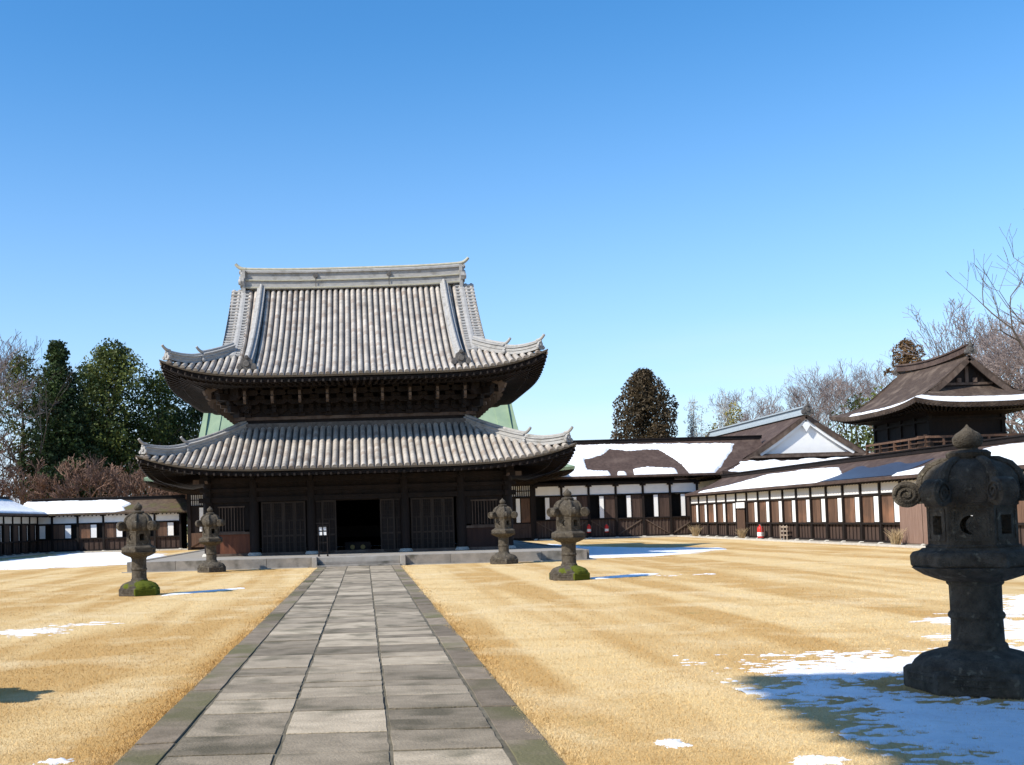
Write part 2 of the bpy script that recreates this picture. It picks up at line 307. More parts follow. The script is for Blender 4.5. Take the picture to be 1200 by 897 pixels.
def build_roof(rf, parent, m_tile, m_pan, spacing=None, rr=.075, thick=.16, mb_eave='dark_wood'):
    pan = MB()
    xs = lin(-rf.hw, rf.hw, 61); ys = lin(-rf.hd, rf.hd, 61)
    if rf.g and not rf.skirt: xs = sorted(set(xs + [-rf.g, rf.g, -rf.g - 1e-3, rf.g + 1e-3]))
    ss = lin(0, 1, 14)
    for sg in (1, -1):
        pan.grid(lambda x, q: (lambda p: (p[0], p[1] * sg, p[2]))(rf.front(x, q * rf.dmax_front(x))), xs, ss)
        pan.grid(lambda y, q: (lambda p: (p[0] * sg, p[1], p[2]))(rf.side(y, q * rf.dmax_side(y))), ys, ss)
        # eave thickness, front face
        pan.grid(lambda x, q: (lambda p: (p[0], (p[1] + .06 * q) * sg, p[2] - q * thick))(rf.front(x, 0)), xs, [0, 1])
        pan.grid(lambda y, q: (lambda p: ((p[0] - .06 * q) * sg, p[1], p[2] - q * thick))(rf.side(y, 0)), ys, [0, 1])
    if spacing is None:
        return pan.build('roof', m_tile, parent, smooth=True, recalc=False)
    po = pan.build('roof', m_pan, parent, recalc=False)
    t = MB(); rnd = random.Random(3); sid = 0
    def strip(pf, nrm_side, dm, length_tiles):
        nonlocal sid; sid += 1
        n = max(3, int(dm / .33) + 2); pts = [Vector(pf(dm * i / (n - 1))) for i in range(n)]
        k = 6; vs = []; ln = 0
        for i, p in enumerate(pts):
            tg = (pts[min(i + 1, n - 1)] - pts[max(i - 1, 0)]).normalized(); sd = Vector(nrm_side); up = sd.cross(tg)
            if up.z < 0: up = -up
            if i: ln += (pts[i] - pts[i - 1]).length
            for j in range(k + 1):
                th = math.pi * j / k; vs.append(p + sd * math.cos(th) * rr + up * (math.sin(th) * rr * 1.15))
            for j in range(k + 1): t.a[len(t.v) + i * (k + 1) + j] = (ln / .31 + (sid * .37) % 1 * 0, sid)
        fs = [(i * (k + 1) + j, i * (k + 1) + j + 1, (i + 1) * (k + 1) + j + 1, (i + 1) * (k + 1) + j) for i in range(n - 1) for j in range(k)]
        fs.append(tuple(range(k + 1)))
        t.add(vs, fs)
    nx = int(round(2 * rf.hw / spacing))
    for sg in (-1, 1):
        for i in range(nx):
            x = -rf.hw + (i + .5) * 2 * rf.hw / nx; dm = rf.dmax_front(x)
            if dm > .15: strip(lambda d: (lambda p: (p[0], (p[1] - .03) * -sg, p[2]))(rf.front(x, d)), (1, 0, 0), dm, 0)
        ny = int(round(2 * rf.hd / spacing))
        for i in range(ny):
            y = -rf.hd + (i + .5) * 2 * rf.hd / ny; dm = rf.dmax_side(y)
            if dm > .15: strip(lambda d: (lambda p: ((p[0] + .03) * sg, p[1], p[2]))(rf.side(y, d)), (0, 1, 0), dm, 0)
    t.build('round_tiles', m_tile, po, smooth=True, recalc=False)
    return po
def ridge_prof(w, h):
    a = w / 2
    return [(-a, 0), (a, 0), (a, h * .12), (a * .8, h * .14), (a * .8, h * .4), (a * .95, h * .42), (a * .95, h * .47), (a * .72, h * .49), (a * .72, h * .78), (a * .98, h * .8), (a * .98, h * .88), (a * .5, h * .95), (0, h), (-a * .5, h * .95), (-a * .98, h * .88), (-a * .98, h * .8), (-a * .72, h * .78), (-a * .72, h * .49), (-a * .95, h * .47), (-a * .95, h * .42), (-a * .8, h * .4), (-a * .8, h * .14), (-a, h * .12)]
def horn(mb, p, d, s=1.0):
    """upcurved round end tile starting at p, heading d (unit, horizontal)"""
    p, d = Vector(p), Vector(d); pts = []
    for i in range(7):
        q = i / 6; pts.append(p + d * (.62 * q * s) + Vector((0, 0, (.04 * q + .30 * q ** 2.5) * s)))
    mb.tube(pts, [.125 * s * (1 - .3 * i / 6) for i in range(7)], 8)
def onigawara(mb, p, d, s=1.0):
    """end ornament plate at p facing d: stepped body with scroll feet and crown"""
    d = Vector(d).normalized(); sd = Vector((-d.y, d.x, 0)); p = Vector(p)
    poly = [(-.34, -.05), (.34, -.05), (.40, .1), (.36, .24), (.24, .26), (.22, .42), (.1, .5), (0, .6), (-.1, .5), (-.22, .42), (-.24, .26), (-.36, .24), (-.40, .1)]
    n = len(poly)
    vs = [p + sd * a * s + Vector((0, 0, b * s)) + d * e for e in (-.07 * s, .08 * s) for a, b in poly]
    mb.add(vs, [tuple(range(n)), tuple(range(n, 2 * n))[::-1]] + [(k, k + n, (k + 1) % n + n, (k + 1) % n) for k in range(n)])
    for a, b, r in ((-.3, .08, .13), (.3, .08, .13), (0, .24, .15), (0, .52, .09)):
        c = p + sd * a * s + Vector((0, 0, b * s)); mb.tube([c + d * .05 * s, c + d * .14 * s], [r * s, r * s * .8], 10)

def eaves_wood(rf, b_x, b_y, z_wall, out, z_out, parent, nraf=46, m='dark_wood', drop=.17):
    """sloping board from the wall top outwards to 'out', then fan rafters and soffit up to the eave edge"""
    s = MB(); hw, hd = rf.hw, rf.hd
    def edge(p, side, off=.14, dz=0):
        # p in -1..1 along side 0..3
        if side in (0, 2):
            q = rf.front(p * hw, 0); sgn = -1 if side == 2 else 1
            return (q[0] * (1 - off / hw), (q[1] + off) * sgn, q[2] - drop + dz)
        q = rf.side(p * hd, 0); sgn = 1 if side == 1 else -1
        return ((q[0] - off) * sgn, q[1] * (1 - off / hd), q[2] - drop + dz)
    def rect(p, side, bx, by, z):
        if side in (0, 2): return (p * bx, (-by if side == 0 else by), z)
        return ((bx if side == 1 else -bx), p * by, z)
    ps = lin(-1, 1, 31)
    for sd in range(4):
        s.grid(lambda p, q: tuple(Vector(rect(p, sd, b_x + out, b_y + out, z_out)).lerp(Vector(edge(p, sd)), q)), ps, lin(0, 1, 4))
        s.grid(lambda p, q: tuple(Vector(rect(p, sd, b_x - .05, b_y - .05, z_wall)).lerp(Vector(rect(p, sd, b_x + out, b_y + out, z_out)), q)), ps, lin(0, 1, 3))
    o = s.build('soffit', m, parent, recalc=False)
    r = MB()
    for sd in range(4):
        for i in range(nraf):
            p = -1 + (i + .5) * 2 / nraf
            a = Vector(rect(p, sd, b_x + out - .1, b_y + out - .1, z_out - .1)); e = Vector(edge(p, sd, .05, -.05)); mid = a.lerp(e, .55)
            r.beam(a, mid + (e - a) * .06 + Vector((0, 0, -.07)), .1, .12); r.beam(mid, e, .085, .1)
    # edge fascia (kayaoi)
    for sd in range(4):
        for i in range(30): r.beam(edge(ps[i], sd, .22, .0), edge(ps[i + 1], sd, .22, .0), .12, .14)
    ro = r.build('rafters', m, parent); 
    return o

def bracket(parent, tiers=3, s=1.0):
    b = MB()
    for k in range(tiers):
        y = -(.12 + .42 * k) * s; z = (.18 + .36 * k) * s
        b.b2((-.08 * s, y - .42 * s, z - .1 * s), (.08 * s, .1, z + .1 * s))
        L = (.52 + .06 * k) * s
        poly = [(-L, z + .1 * s), (-L, z), (-L + .18 * s, z - .11 * s), (L - .18 * s, z - .11 * s), (L, z), (L, z + .1 * s)]
        b.prism(poly, y - .075 * s, y + .075 * s)
        for x in (-L + .1 * s, 0, L - .1 * s):
            b.box((x, y, z + .19 * s), (.2 * s, .2 * s, .16 * s)); 
        b.box((0, y - .38 * s, z + .19 * s), (.18 * s, .18 * s, .15 * s))
    b.box((0, -.1, .03), (.3 * s, .3 * s, .22 * s))
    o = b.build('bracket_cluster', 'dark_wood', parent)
    t = MB()
    zt = (.18 + .36 * (tiers - 1)) * s
    t.beam((0, -.2, zt + .35 * s), (0, -(.42 * tiers + .25) * s, zt - .28 * s), .1 * s, .15 * s)
    t.prism([(-(.42 * tiers + .02) * s, zt - .5 * s), (-(.42 * tiers + .16) * s, zt - .44 * s), (-(.42 * tiers + .16) * s, zt + .02 * s), (-(.42 * tiers - .02) * s, zt + .05 * s)], -.055 * s, .055 * s, 'yz')
    t.build('tail_rafter', 'bracket_wood', o)
    return o
def ring_copies(proto, spots):
    kids = [x for x in bpy.data.objects if x.parent == proto]
    for i, (x, y, z, rz, sc_) in enumerate(spots):
        if i == 0: o = proto
        else:
            o = proto.copy(); col.objects.link(o)
            for k in kids: c = k.copy(); col.objects.link(c); c.parent = o
        o.location = (x, y, z); o.rotation_euler = (0, 0, rz); o.scale = (sc_,) * 3

# ================================================================ GROUND
g = MB(); g.add([(-600, -300, 0), (600, -300, 0), (600, 1200, 0), (-600, 1200, 0)], [(0, 1, 2, 3)])
tag(g.build('lawn', 'dry_lawn'), kind='structure')

# path of stone slabs
pr = random.Random(11)
root = tag(empty('stone_path', (0, 0, 0)), kind='structure')
j = MB(); j.b2((-1.54, -9, -.05), (1.54, 41.6, .014)); j.build('path_joints', 'joint_dirt', root)
sl = MB(); cols = [(-1.205, -.425), (-.412, .388), (.402, 1.2)]
def slab(mb, x0, x1, y0, y1, h):
    gp = .005; e = [pr.uniform(0, .009) for _ in range(8)]; tl = [pr.uniform(-.004, .004) for _ in range(4)]
    P = [(x0 + gp + e[0], y0 + gp + e[1]), (x1 - gp - e[2], y0 + gp + e[3]), (x1 - gp - e[4], y1 - gp * 3 - e[5]), (x0 + gp + e[6], y1 - gp * 3 - e[7])]
    # chipped outline: a few extra points on each edge
    out = []
    for i in range(4):
        a, b = P[i], P[(i + 1) % 4]
        out.append((a, tl[i]))
        for q in (.25, .5, .75):
            q += pr.uniform(-.08, .08); jx = pr.uniform(-.006, .006); jy = pr.uniform(-.006, .006)
            out.append(((a[0] + (b[0] - a[0]) * q + jx, a[1] + (b[1] - a[1]) * q + jy), tl[i] * (1 - q) + tl[(i + 1) % 4] * q))
    n = len(out); vs = [(p[0], p[1], -.02) for p, _ in out] + [(p[0], p[1], h + z) for p, z in out]
    mb.add(vs, [tuple(range(n, 2 * n))] + [(k, (k + 1) % n, (k + 1) % n + n, k + n) for k in range(n)])
y = -9
while y < 41.5:
    d = pr.choice((.62, .74, .86, 1.0, 1.15)); y1 = min(y + d, 41.55)
    for ci, (x0, x1) in enumerate(cols):
        a_, b_ = y, y1
        if pr.random() < .45 and d > .8:
            ym = y + d * pr.uniform(.35, .65); slab(sl, x0, x1, y, ym, .026 + pr.uniform(-.004, .004)); slab(sl, x0, x1, ym, y1, .024 + pr.uniform(-.004, .004))
        else: slab(sl, x0, x1, y + pr.uniform(0, .01), y1, .025 + pr.uniform(-.006, .006))
    y = y1
sl.build('paving_slabs', 'stone_slab', root, bevel=.003)
bs = MB()
for sgn in (-1, 1):
    y = -9
    while y < 41.5:
        d = pr.uniform(.9, 1.9); y1 = min(y + d, 41.55)
        a, b = sorted((sgn * 1.22, sgn * (1.53 + pr.uniform(-.02, .02)))); slab(bs, a, b, y, y1, .022 + pr.uniform(-.005, .005)); y = y1
bs.build('border_slabs', 'border_slab', root, bevel=.005)

# ================================================================ TEMPLE TERRACE AND STEPS
TZ = .38
root = tag(empty('stone_terrace', (0, 41.6, 0)), 'low grey stone terrace with a recessed flight of steps under the lead tiled temple', 'terrace')
t = MB(); x = -9.0
def course(x0, x1, y0, y1, z0, z1, st=1.9, mb=None):
    n = max(1, round((x1 - x0) / st)); 
    for i in range(n): mb.b2((x0 + (x1 - x0) * i / n + .004, y0, z0), (x0 + (x1 - x0) * (i + 1) / n - .004, y1, z1))
HWt = 8.55
course(-HWt, -1.75, 0, .35, -.05, TZ, 1.8, t); t.build('retaining_kerb', 'terrace_stone', root, bevel=.012); t = MB(); course(1.75, HWt, 0, .35, -.05, TZ, 1.8, t); t.build('retaining_kerb', 'terrace_stone', root, bevel=.012)
for sx_ in (-1, 1):
    t = MB()
    for i in range(12): t.b2((sx_ * HWt - .2 + (0 if sx_ > 0 else 0.0), .355 + i * 1.8, -.05), (sx_ * HWt + .15, .35 + (i + 1) * 1.8 - .008, TZ))
    t.build('retaining_kerb', 'terrace_stone', root, bevel=.012)
t = MB(); t.b2((-HWt + .25, .36, -.05), (HWt - .25, 21.5, TZ - .01)); t.b2((-HWt - .3, -.12, -.05), (-1.9, -.005, .03)); t.b2((1.9, -.12, -.05), (HWt + .3, -.005, .03)); t.build('paved_top', 'paving_top', root)
t = MB(); t.b2((-1.55, .02, -.05), (1.55, .345, .17)); t.b2((-1.55, -.35, -.05), (1.55, .015, .075)); t.build('step', 'terrace_stone', root, bevel=.01)
t = MB(); t.b2((-1.55, .2, .171), (1.55, .358, TZ - .015)); t.build('step', 'paving_top', root, bevel=.01)
for sx_ in (-1, 1):
    t = MB(); t.b2((sx_ * 1.65 - .095, -.25, -.05), (sx_ * 1.65 + .095, .345, TZ + .01)); t.build('cheek_stone', 'paving_top', root, bevel=.015)

# ================================================================ MAIN TEMPLE HALL
YC = 52.8
T = tag(empty('temple_hall', (0, YC, 0)), 'dark wooden two-roofed temple hall with grey lead tiled roofs behind the stone terrace', 'temple')
BX, BY = 6.25, 6.4       # lower body half sizes
z0 = TZ
# lower walls
wl = MB()
for sgn in (-1, 1):
    wl.b2((sgn * BX - .09, -BY + .1, z0), (sgn * BX + .09, BY - .1, 3.6)) 
wl.b2((-BX, BY - .1, z0), (BX, BY + .08, 3.6))
wl.b2((-BX, -BY - .02, 2.72), (BX, -BY + .16, 4.1))
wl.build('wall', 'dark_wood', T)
cols_x = (-BX, -4.35, -1.95, 1.95, 4.3, BX)
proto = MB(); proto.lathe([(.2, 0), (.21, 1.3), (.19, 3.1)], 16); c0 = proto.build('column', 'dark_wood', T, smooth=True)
pb = MB(); pb.lathe([(.31, -.02), (.31, .03), (.25, .1), (.21, .11)], 16); s0 = pb.build('column_base', 'pale_stone', c0, smooth=True)
ring_copies(c0, [(x, -BY, z0 + .02, 0, 1) for x in cols_x] + [(sx_ * BX, y, z0 + .02, 0, 1) for sx_ in (-1, 1) for y in (-4.4, -2, 2, 4.4, BY)])
bm_ = MB()
for z, h in ((2.62, .2), (3.05, .14), (3.42, .22)):
    bm_.b2((-BX - .35, -BY - .14, z), (BX + .35, -BY + .1, z + h))
    for sgn in (-1, 1): bm_.b2((sgn * BX - .12, -BY - .35, z + .005), (sgn * BX + .12, BY + .3, z + h + .005))
for x in cols_x:
    bm_.b2((x - .3, -BY - .2, 3.66), (x + .3, -BY + .1, 3.82)); bm_.b2((x - .08, -BY - .6, 3.5), (x + .08, -BY, 3.68))
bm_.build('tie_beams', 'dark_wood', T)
nb = MB()
for x in (-BX, BX):
    for y in (-BY - .5,): nb.prism([(y, 3.42), (y + .5, 3.4), (y + .5, 3.62), (y, 3.6), (y - .12, 3.52)], x - .06, x + .06, 'yz')
    nb.prism([(-.0, 3.42), (.5, 3.4), (.5, 3.62), (0, 3.6)], -BY - .06, -BY + .06) if False else None
    s_ = 1 if x > 0 else -1
    nb.b2((x + s_ * .12 if s_ > 0 else x - .62, -BY - .07, 3.42), (x + .62 if s_ > 0 else x - .12, -BY + .07, 3.6))
nb.build('beam_nose', 'weathered_wood', T)
def lattice_door(parent, w_, h, m='door_wood', name='door_panel', nv=3, nh=4):
    d = MB(); f = .07
    d.b2((-w_ / 2, -.03, 0), (-w_ / 2 + f, .03, h)); d.b2((w_ / 2 - f, -.03, 0), (w_ / 2, .03, h))
    for z in (0, h * .33, h * .62, h - f): d.b2((-w_ / 2 + f, -.028, z), (w_ / 2 - f, .028, z + f))
    d.b2((-.02, -.026, .0), (.02, .026, h * .66))
    for i in range(1, nv * 2):
        x = -w_ / 2 + w_ * i / (nv * 2); d.b2((x - .008, -.02, h * .62), (x + .008, .02, h))
    for i in range(1, 5): d.b2((-w_ / 2 + f, -.018, h * (.62 + .075 * i)), (w_ / 2 - f, .018, h * (.62 + .075 * i) + .015))
    for z in (h * .12, h * .21, h * .45): d.b2((-w_ / 2 + f, -.015, z), (w_ / 2 - f, .015, z + .03))
    o = d.build(name, m, parent)
    b = MB(); b.b2((-w_ / 2 + .02, .0, .02), (w_ / 2 - .02, .014, h - .02)); b.build('board', 'dark_wood', o)
    return o
Hd = 2.18
for bx0, bx1 in ((-4.1, -2.15), (2.15, 4.05)):
    n = 4; wd = (bx1 - bx0 - .1) / 4
    f = MB(); f.b2((bx0, -BY + .02, z0 + Hd + .05), (bx1, -BY + .1, 2.7)); f.build('transom', 'dark_wood', T)
    for i in range(4):
        o = lattice_door(T, wd, Hd); o.location = (bx0 + .05 + wd * (i + .5), -BY + (.0 if i in (0, 3) else .035), z0 + .04)
for bx in (-1, 1):
    for k, x in enumerate((1.22, 1.6)):
        o = lattice_door(T, .62 if k == 0 else .5, Hd); o.location = (bx * (x if k == 0 else 1.6), -BY - .12 + k * .06, z0 + .04); o.rotation_euler = (0, 0, bx * R(-14 if k == 0 else 8))
    f = MB(); f.b2((min(bx * .98, bx * 1.02), -BY, z0), (max(bx * .98, bx * 1.02), -BY + .15, z0 + Hd)); f.build('door_frame', 'dark_wood', T)
f = MB(); f.b2((-1.9, -BY + .02, z0 + Hd + .02), (1.9, -BY + .12, 2.7)); f.build('transom', 'dark_wood', T)
f = MB(); f.b2((-1.9, -BY - .1, z0), (1.9, -BY + .12, z0 + .12)); f.b2((-BX, -BY - .08, z0), (-1.95, -BY + .12, z0 + .1)); f.b2((1.95, -BY - .08, z0), (BX, -BY + .12, z0 + .1)); f.build('threshold', 'weathered_wood', T)
# window bays with a reddish lower board: sunlight painted in left, shade right
for a, b in ((-6.05, -4.55), (4.5, 6.05)):
    f = MB(); f.b2((a, -BY + .03, 1.45), (b, -BY + .09, 2.66)); f.build('wall_board', 'dark_wood', T)
    f = MB(); f.b2((a, -BY + .0, z0 + .1), (b, -BY + .06, 1.28)); f.build('lower_board', 'sunlit_board_wood' if a < 0 else 'shaded_board_wood', T)
    f = MB(); f.b2((a, -BY - .08, 1.281), (b, -BY + .06, 1.38)); c = (a + b) / 2
    for i in range(9): f.b2((c - .5 + i * .125 - .012, -BY - .04, 1.42), (c - .5 + i * .125 + .012, -BY - .0, 2.4))
    f.b2((c - .56, -BY - .05, 1.381), (c + .56, -BY + .02, 1.42)); f.b2((c - .56, -BY - .05, 2.4), (c + .56, -BY + .02, 2.46))
    f.build('window_lattice', 'weathered_wood', T)
# dark interior: floor, rear altar
f = MB(); f.b2((-2.8, -2.4, z0 + .6), (2.8, -1.6, z0 + 1.1)); f.build('altar', 'dark_wood', T)
# lower roof
LR = Roof(8.72, 9.1, 3.83, .365, .026, .72, skirt=4.25)
lo = build_roof(LR, T, 'roof_tile', 'pan_tile', .288, .108, thick=.07)
eaves_wood(LR, BX, BY, 3.9, .7, 4.02, T, 60)
UBX, UBY = 4.9, 4.9
# upper body
f = MB()
for sgn in (-1, 1):
    f.b2((sgn * UBX - .08, -UBY, 5.4), (sgn * UBX + .08, UBY, 7.9)); f.b2((-UBX, sgn * UBY - .08, 5.4), (UBX, sgn * UBY + .08, 7.9))
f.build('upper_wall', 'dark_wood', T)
f = MB()
for sgn in (-1, 1):
    f.b2((-UBX - .3, sgn * UBY - .15, 6.16), (UBX + .3, sgn * UBY + .15, 6.30)); f.b2((sgn * UBX - .15, -UBY - .3, 6.165), (sgn * UBX + .15, UBY + .3, 6.305))
f.build('upper_tie_beam', 'weathered_wood', T)
# base ridge where the lower roof meets the wall
f = MB(); zz = LR.P(4.25)
for sgn in (-1, 1):
    f.b2((-UBX - .2, sgn * (UBY + .03) - .2, zz - .15), (UBX + .2, sgn * (UBY + .03) + .2, zz + .16)); f.b2((sgn * (UBX + .03) - .2, -UBY - .18, zz - .16), (sgn * (UBX + .03) + .2, UBY + .18, zz + .15))
f.build('flashing_ridge', 'dark_lead', T)
# brackets
bp_ = bracket(T, 3, 1.0)
sp = []
nB = 9
for i in range(nB):
    q = -UBX + .25 + (2 * UBX - .5) * i / (nB - 1)
    sp += [(q, -UBY, 6.36, 0, 1), (q, UBY, 6.36, math.pi, 1), (UBX, q, 6.36, math.pi / 2, 1), (-UBX, q, 6.36, -math.pi / 2, 1)]
for sx_, sy_, rz in ((-1, -1, -45), (1, -1, 45), (1, 1, 135), (-1, 1, 225)): sp.append((sx_ * UBX, sy_ * UBY, 6.4, R(rz), 1.35))
ring_copies(bp_, sp)
# pale beam ends fanned at the corners
for sx_ in (-1, 1):
    f = MB()
    for k in range(5):
        f.beam((sx_ * (UBX + .1), -UBY + .35 * k, 6.55 + .17 * k), (sx_ * (UBX + .75 + .2 * k), -UBY - .25 + .3 * k, 6.62 + .2 * k), .15, .13)
    f.build('corner_beam_ends', 'bracket_wood', T)
UR = Roof(7.98, 7.6, 7.74, .38, .0385, .80, g=5.75)
up = build_roof(UR, T, 'roof_tile', 'pan_tile', .272, .102, thick=.07)
eaves_wood(UR, UBX, UBY, 7.5, 1.55, 7.56, T, 56)
# gable walls + verge tiles
def gable(rf, parent, m_wall, inset=.5, z_base=None, board='dark_wood', bw=.3, verge_t=.12):
    g = rf.g; zb = z_base or rf.P(rf.hw - g + .3)
    for sgn in (-1, 1):
        m = MB(); ys = [q for q in lin(-rf.hd, rf.hd, 41)]
        top = [(y, rf.P(rf.hd - abs(y)) - .06) for y in ys if rf.P(rf.hd - abs(y)) - .06 > zb]
        poly = [(top[0][0], zb)] + top + [(top[-1][0], zb)]
        m.prism(poly, sgn * (g - inset) - .04, sgn * (g - inset) + .04, 'yz'); m.build('gable_wall', m_wall, parent)
        m = MB()
        for s2 in (-1, 1):
            pts = [(sgn * (g - .03), s2 * (rf.hd - d), rf.P(d) - bw / 2 - .02) for d in lin(rf.hw - g - .15, rf.hd, 14)]
            for p, q in zip(pts, pts[1:]): m.beam(p, q, .09, bw)
        m.build('bargeboard', board, parent)
gable(UR, up, 'dark_wood', .55)
for sgn in (-1, 1):
    for s2 in (-1, 1):
        vt = MB(); n = 24
        for i in range(n):
            d = (UR.hw - UR.g) + .1 + (UR.hd - (UR.hw - UR.g) - .3) * i / (n - 1)
            y = s2 * (UR.hd - d); z = UR.P(d)
            vt.tube([(sgn * (UR.g - .85), y, z + .12), (sgn * (UR.g + .03), y, z + .12)], .085, 8)
        vt.build('verge_tiles', 'ridge_lead', up, smooth=True)
# main ridge
zr = UR.P(UR.hd)
ml = 5.2
path = [(x, 0, zr - .02 + .10 * abs(x / ml) ** 3) for x in lin(-ml, ml, 21)]
rg = MB(); rg.sweep(path, ridge_prof(.62, .98)); rgo = rg.build('main_ridge', 'ridge_lead', up)
cp = MB(); cp.tube([(p[0], p[1], p[2] + 1.0) for p in path], .085, 8); cp.sweep([(p[0], 0, p[2] + .395) for p in path], [(-.315, 0), (.315, 0), (.315, .05), (-.315, .05)]); cp.sweep([(p[0], 0, p[2] + .03) for p in path], [(-.34, 0), (.34, 0), (.34, .06), (-.34, .06)])
for sgn in (-1, 1): horn(cp, (sgn * (ml - .1), 0, zr + 1.07), (sgn, 0, 0), .8)
cp.build('ridge_cap', 'ridge_edge', rgo, smooth=True)
for x in (-1.75, 1.75):
  for s2 in (-1, 1):
    cr_ = MB(); cr_.tube([(x, s2 * .25, zr + .62), (x, s2 * .31, zr + .62)], [.12, .11], 10); cr_.box((x, s2 * .31, zr + .3), (.04, .02, .5)); cr_.prism([(x - .09, zr + .66), (x, zr + .84), (x + .09, zr + .66)], s2 * .24, s2 * .3)
    cr_.build('ridge_crest', 'dark_lead', rgo)
for sgn in (-1, 1):
    og = MB(); onigawara(og, (sgn * (ml + .05), 0, zr + .28), (sgn, 0, 0), 1.25)
    og.box((sgn * (ml - .02), 0, zr + .4), (.14, .8, 1.1)); og.box((sgn * (ml + .02), 0, zr - .1), (.22, .5, .5))
    og.build('ridge_end_ornament', 'ridge_lead', up)
def stepped(rf_pts, w_, h): m = MB(); m.sweep(rf_pts, ridge_prof(w_, h)); return m
# descending ridges and their end ornaments
for sgn in (-1, 1):
    for s2 in (-1, 1):
        ds = lin(.75, UR.hd - .25, 16)
        pts = [(sgn * (4.35 + .12 * (1 - d / UR.hd)), s2 * (UR.hd - d), UR.P(d) + .02) for d in ds]
        m = stepped(pts, .38, .44); m.tube([(p[0], p[1], p[2] + .46) for p in pts], .075, 8); m.build('descending_ridge', 'ridge_lead', up)
        m = MB(); onigawara(m, (pts[0][0], pts[0][1] + s2 * .1, pts[0][2] + .04), (0, s2, 0), 1.0); m.build('descending_ridge_ornament', 'dark_lead', up)
        pts = [(sgn * 5.2, s2 * (UR.hd - d), UR.P(d) + .02) for d in lin(2.2, UR.hd - .25, 14)]
        m = MB(); m.sweep(pts, ridge_prof(.24, .22)); m.build('verge_ridge', 'ridge_lead', up)
# hip ridges, two tiers with horns
def hips(rf, parent, d_in, split=1.55, w_=.36, h=.42, m='ridge_lead', me='ridge_edge', s=1.0):
    k = rf.hw / math.hypot(rf.hw, rf.hd)
    for sx_ in (-1, 1):
        for sy_ in (-1, 1):
            def pt(d, dz=0): q = rf.front(rf.hw - d, d) if not rf.skirt else (rf.hw - d, -rf.hd + d * rf.hd / rf.hw, rf.P(d) + rf.lift(1 - d / rf.hw, d)); return (q[0] * sx_, q[1] * -sy_, q[2] + dz)
            ds = lin(split, d_in, 12); pts = [pt(d, .02) for d in ds]
            m1 = stepped(pts, w_, h); m1.tube([(p[0], p[1], p[2] + h + .02) for p in pts], .07, 8)
            ds2 = lin(.32, split - .02, 8); pts2 = [pt(d, .02 + .12 * max(0, (1 - d / 1.2))) for d in ds2]
            m1.sweep(pts2, ridge_prof(w_ * .9, h * .8)); m1.tube([(p[0], p[1], p[2] + h * .8 + .02) for p in pts2], .065, 8)
            ho = m1.build('hip_ridge', m, parent)
            dr = Vector((sx_, -sy_ if False else sy_ * -1 * -1, 0)); dr = (Vector(pts[0]) - Vector(pts[-1])); dr.z = 0; dr.normalize()
            o2 = MB(); onigawara(o2, Vector(pts[0]) + dr * .05 + Vector((0, 0, .02)), dr, .62 * s); horn(o2, Vector(pts[0]) + Vector((0, 0, h + .02)) - dr * .1, dr, .62 * s)
            o2.build('ridge_end_tile', m, ho, smooth=True); o2 = MB()
            onigawara(o2, Vector(pts2[0]) + dr * .05 + Vector((0, 0, .02)), dr, .58 * s); horn(o2, Vector(pts2[0]) + Vector((0, 0, h * .8 + .04)) - dr * .1, dr, .62 * s)
            o2.build('ridge_end_tile', m, ho, smooth=True)
hips(UR, up, 2.75)
hips(LR, lo, 3.95, 1.75)
# hanging bell under lower eave corners skipped: too small to read; offering box inside
ob = tag(empty('offering_box', (-.06, YC - BY + 1.1, TZ)), 'dark offering box with two gold discs inside the open temple doorway', 'box')
f = MB(); f.b2((-.55, -.25, 0), (.55, .25, .42))
for i in range(9): f.b2((-.5 + i * .12, -.24, .42), (-.46 + i * .12, .24, .46))
f.build('box_body', 'dark_wood', ob)
for x in (-.22, .22): f = MB(); f.tube([(x, -.252, .22), (x, -.275, .22)], .1, 14); f.build('gold_disc', 'gold', ob)

# small standing lamp frame before the doors
L = tag(empty('standing_lamp', (-1.37, 42.9, TZ)), 'thin black standing frame with four white panes before the temple doors', 'lamp')
f = MB()
for x in (-.17, .17): f.b2((x - .02, -.02, 0), (x + .02, .02, 1.15)); f.b2((x - .03, -.16, 0), (x + .03, .16, .05))
f.b2((-.15, -.015, .5), (.15, .015, .53)); f.b2((-.15, -.015, .12), (.15, .015, .15)); f.b2((-.19, -.1, 1.15), (.19, .1, 1.19)); f.b2((-.24, -.14, 1.25), (.24, .14, 1.28)); 
for x in (-.16, 0, .16): f.b2((x - .015, -.05, .78), (x + .015, .05, 1.16))
for z in (.78, .96): f.b2((-.16, -.045, z), (.16, .045, z + .025))
f.build('frame', 'dark_wood', L)
for x in (-.08, .08):
    for z in (.81, .99): f = MB(); f.b2((x - .06, -.03, z), (x + .06, -.01, z + .13)); f.build('pane', 'paper_white', L)

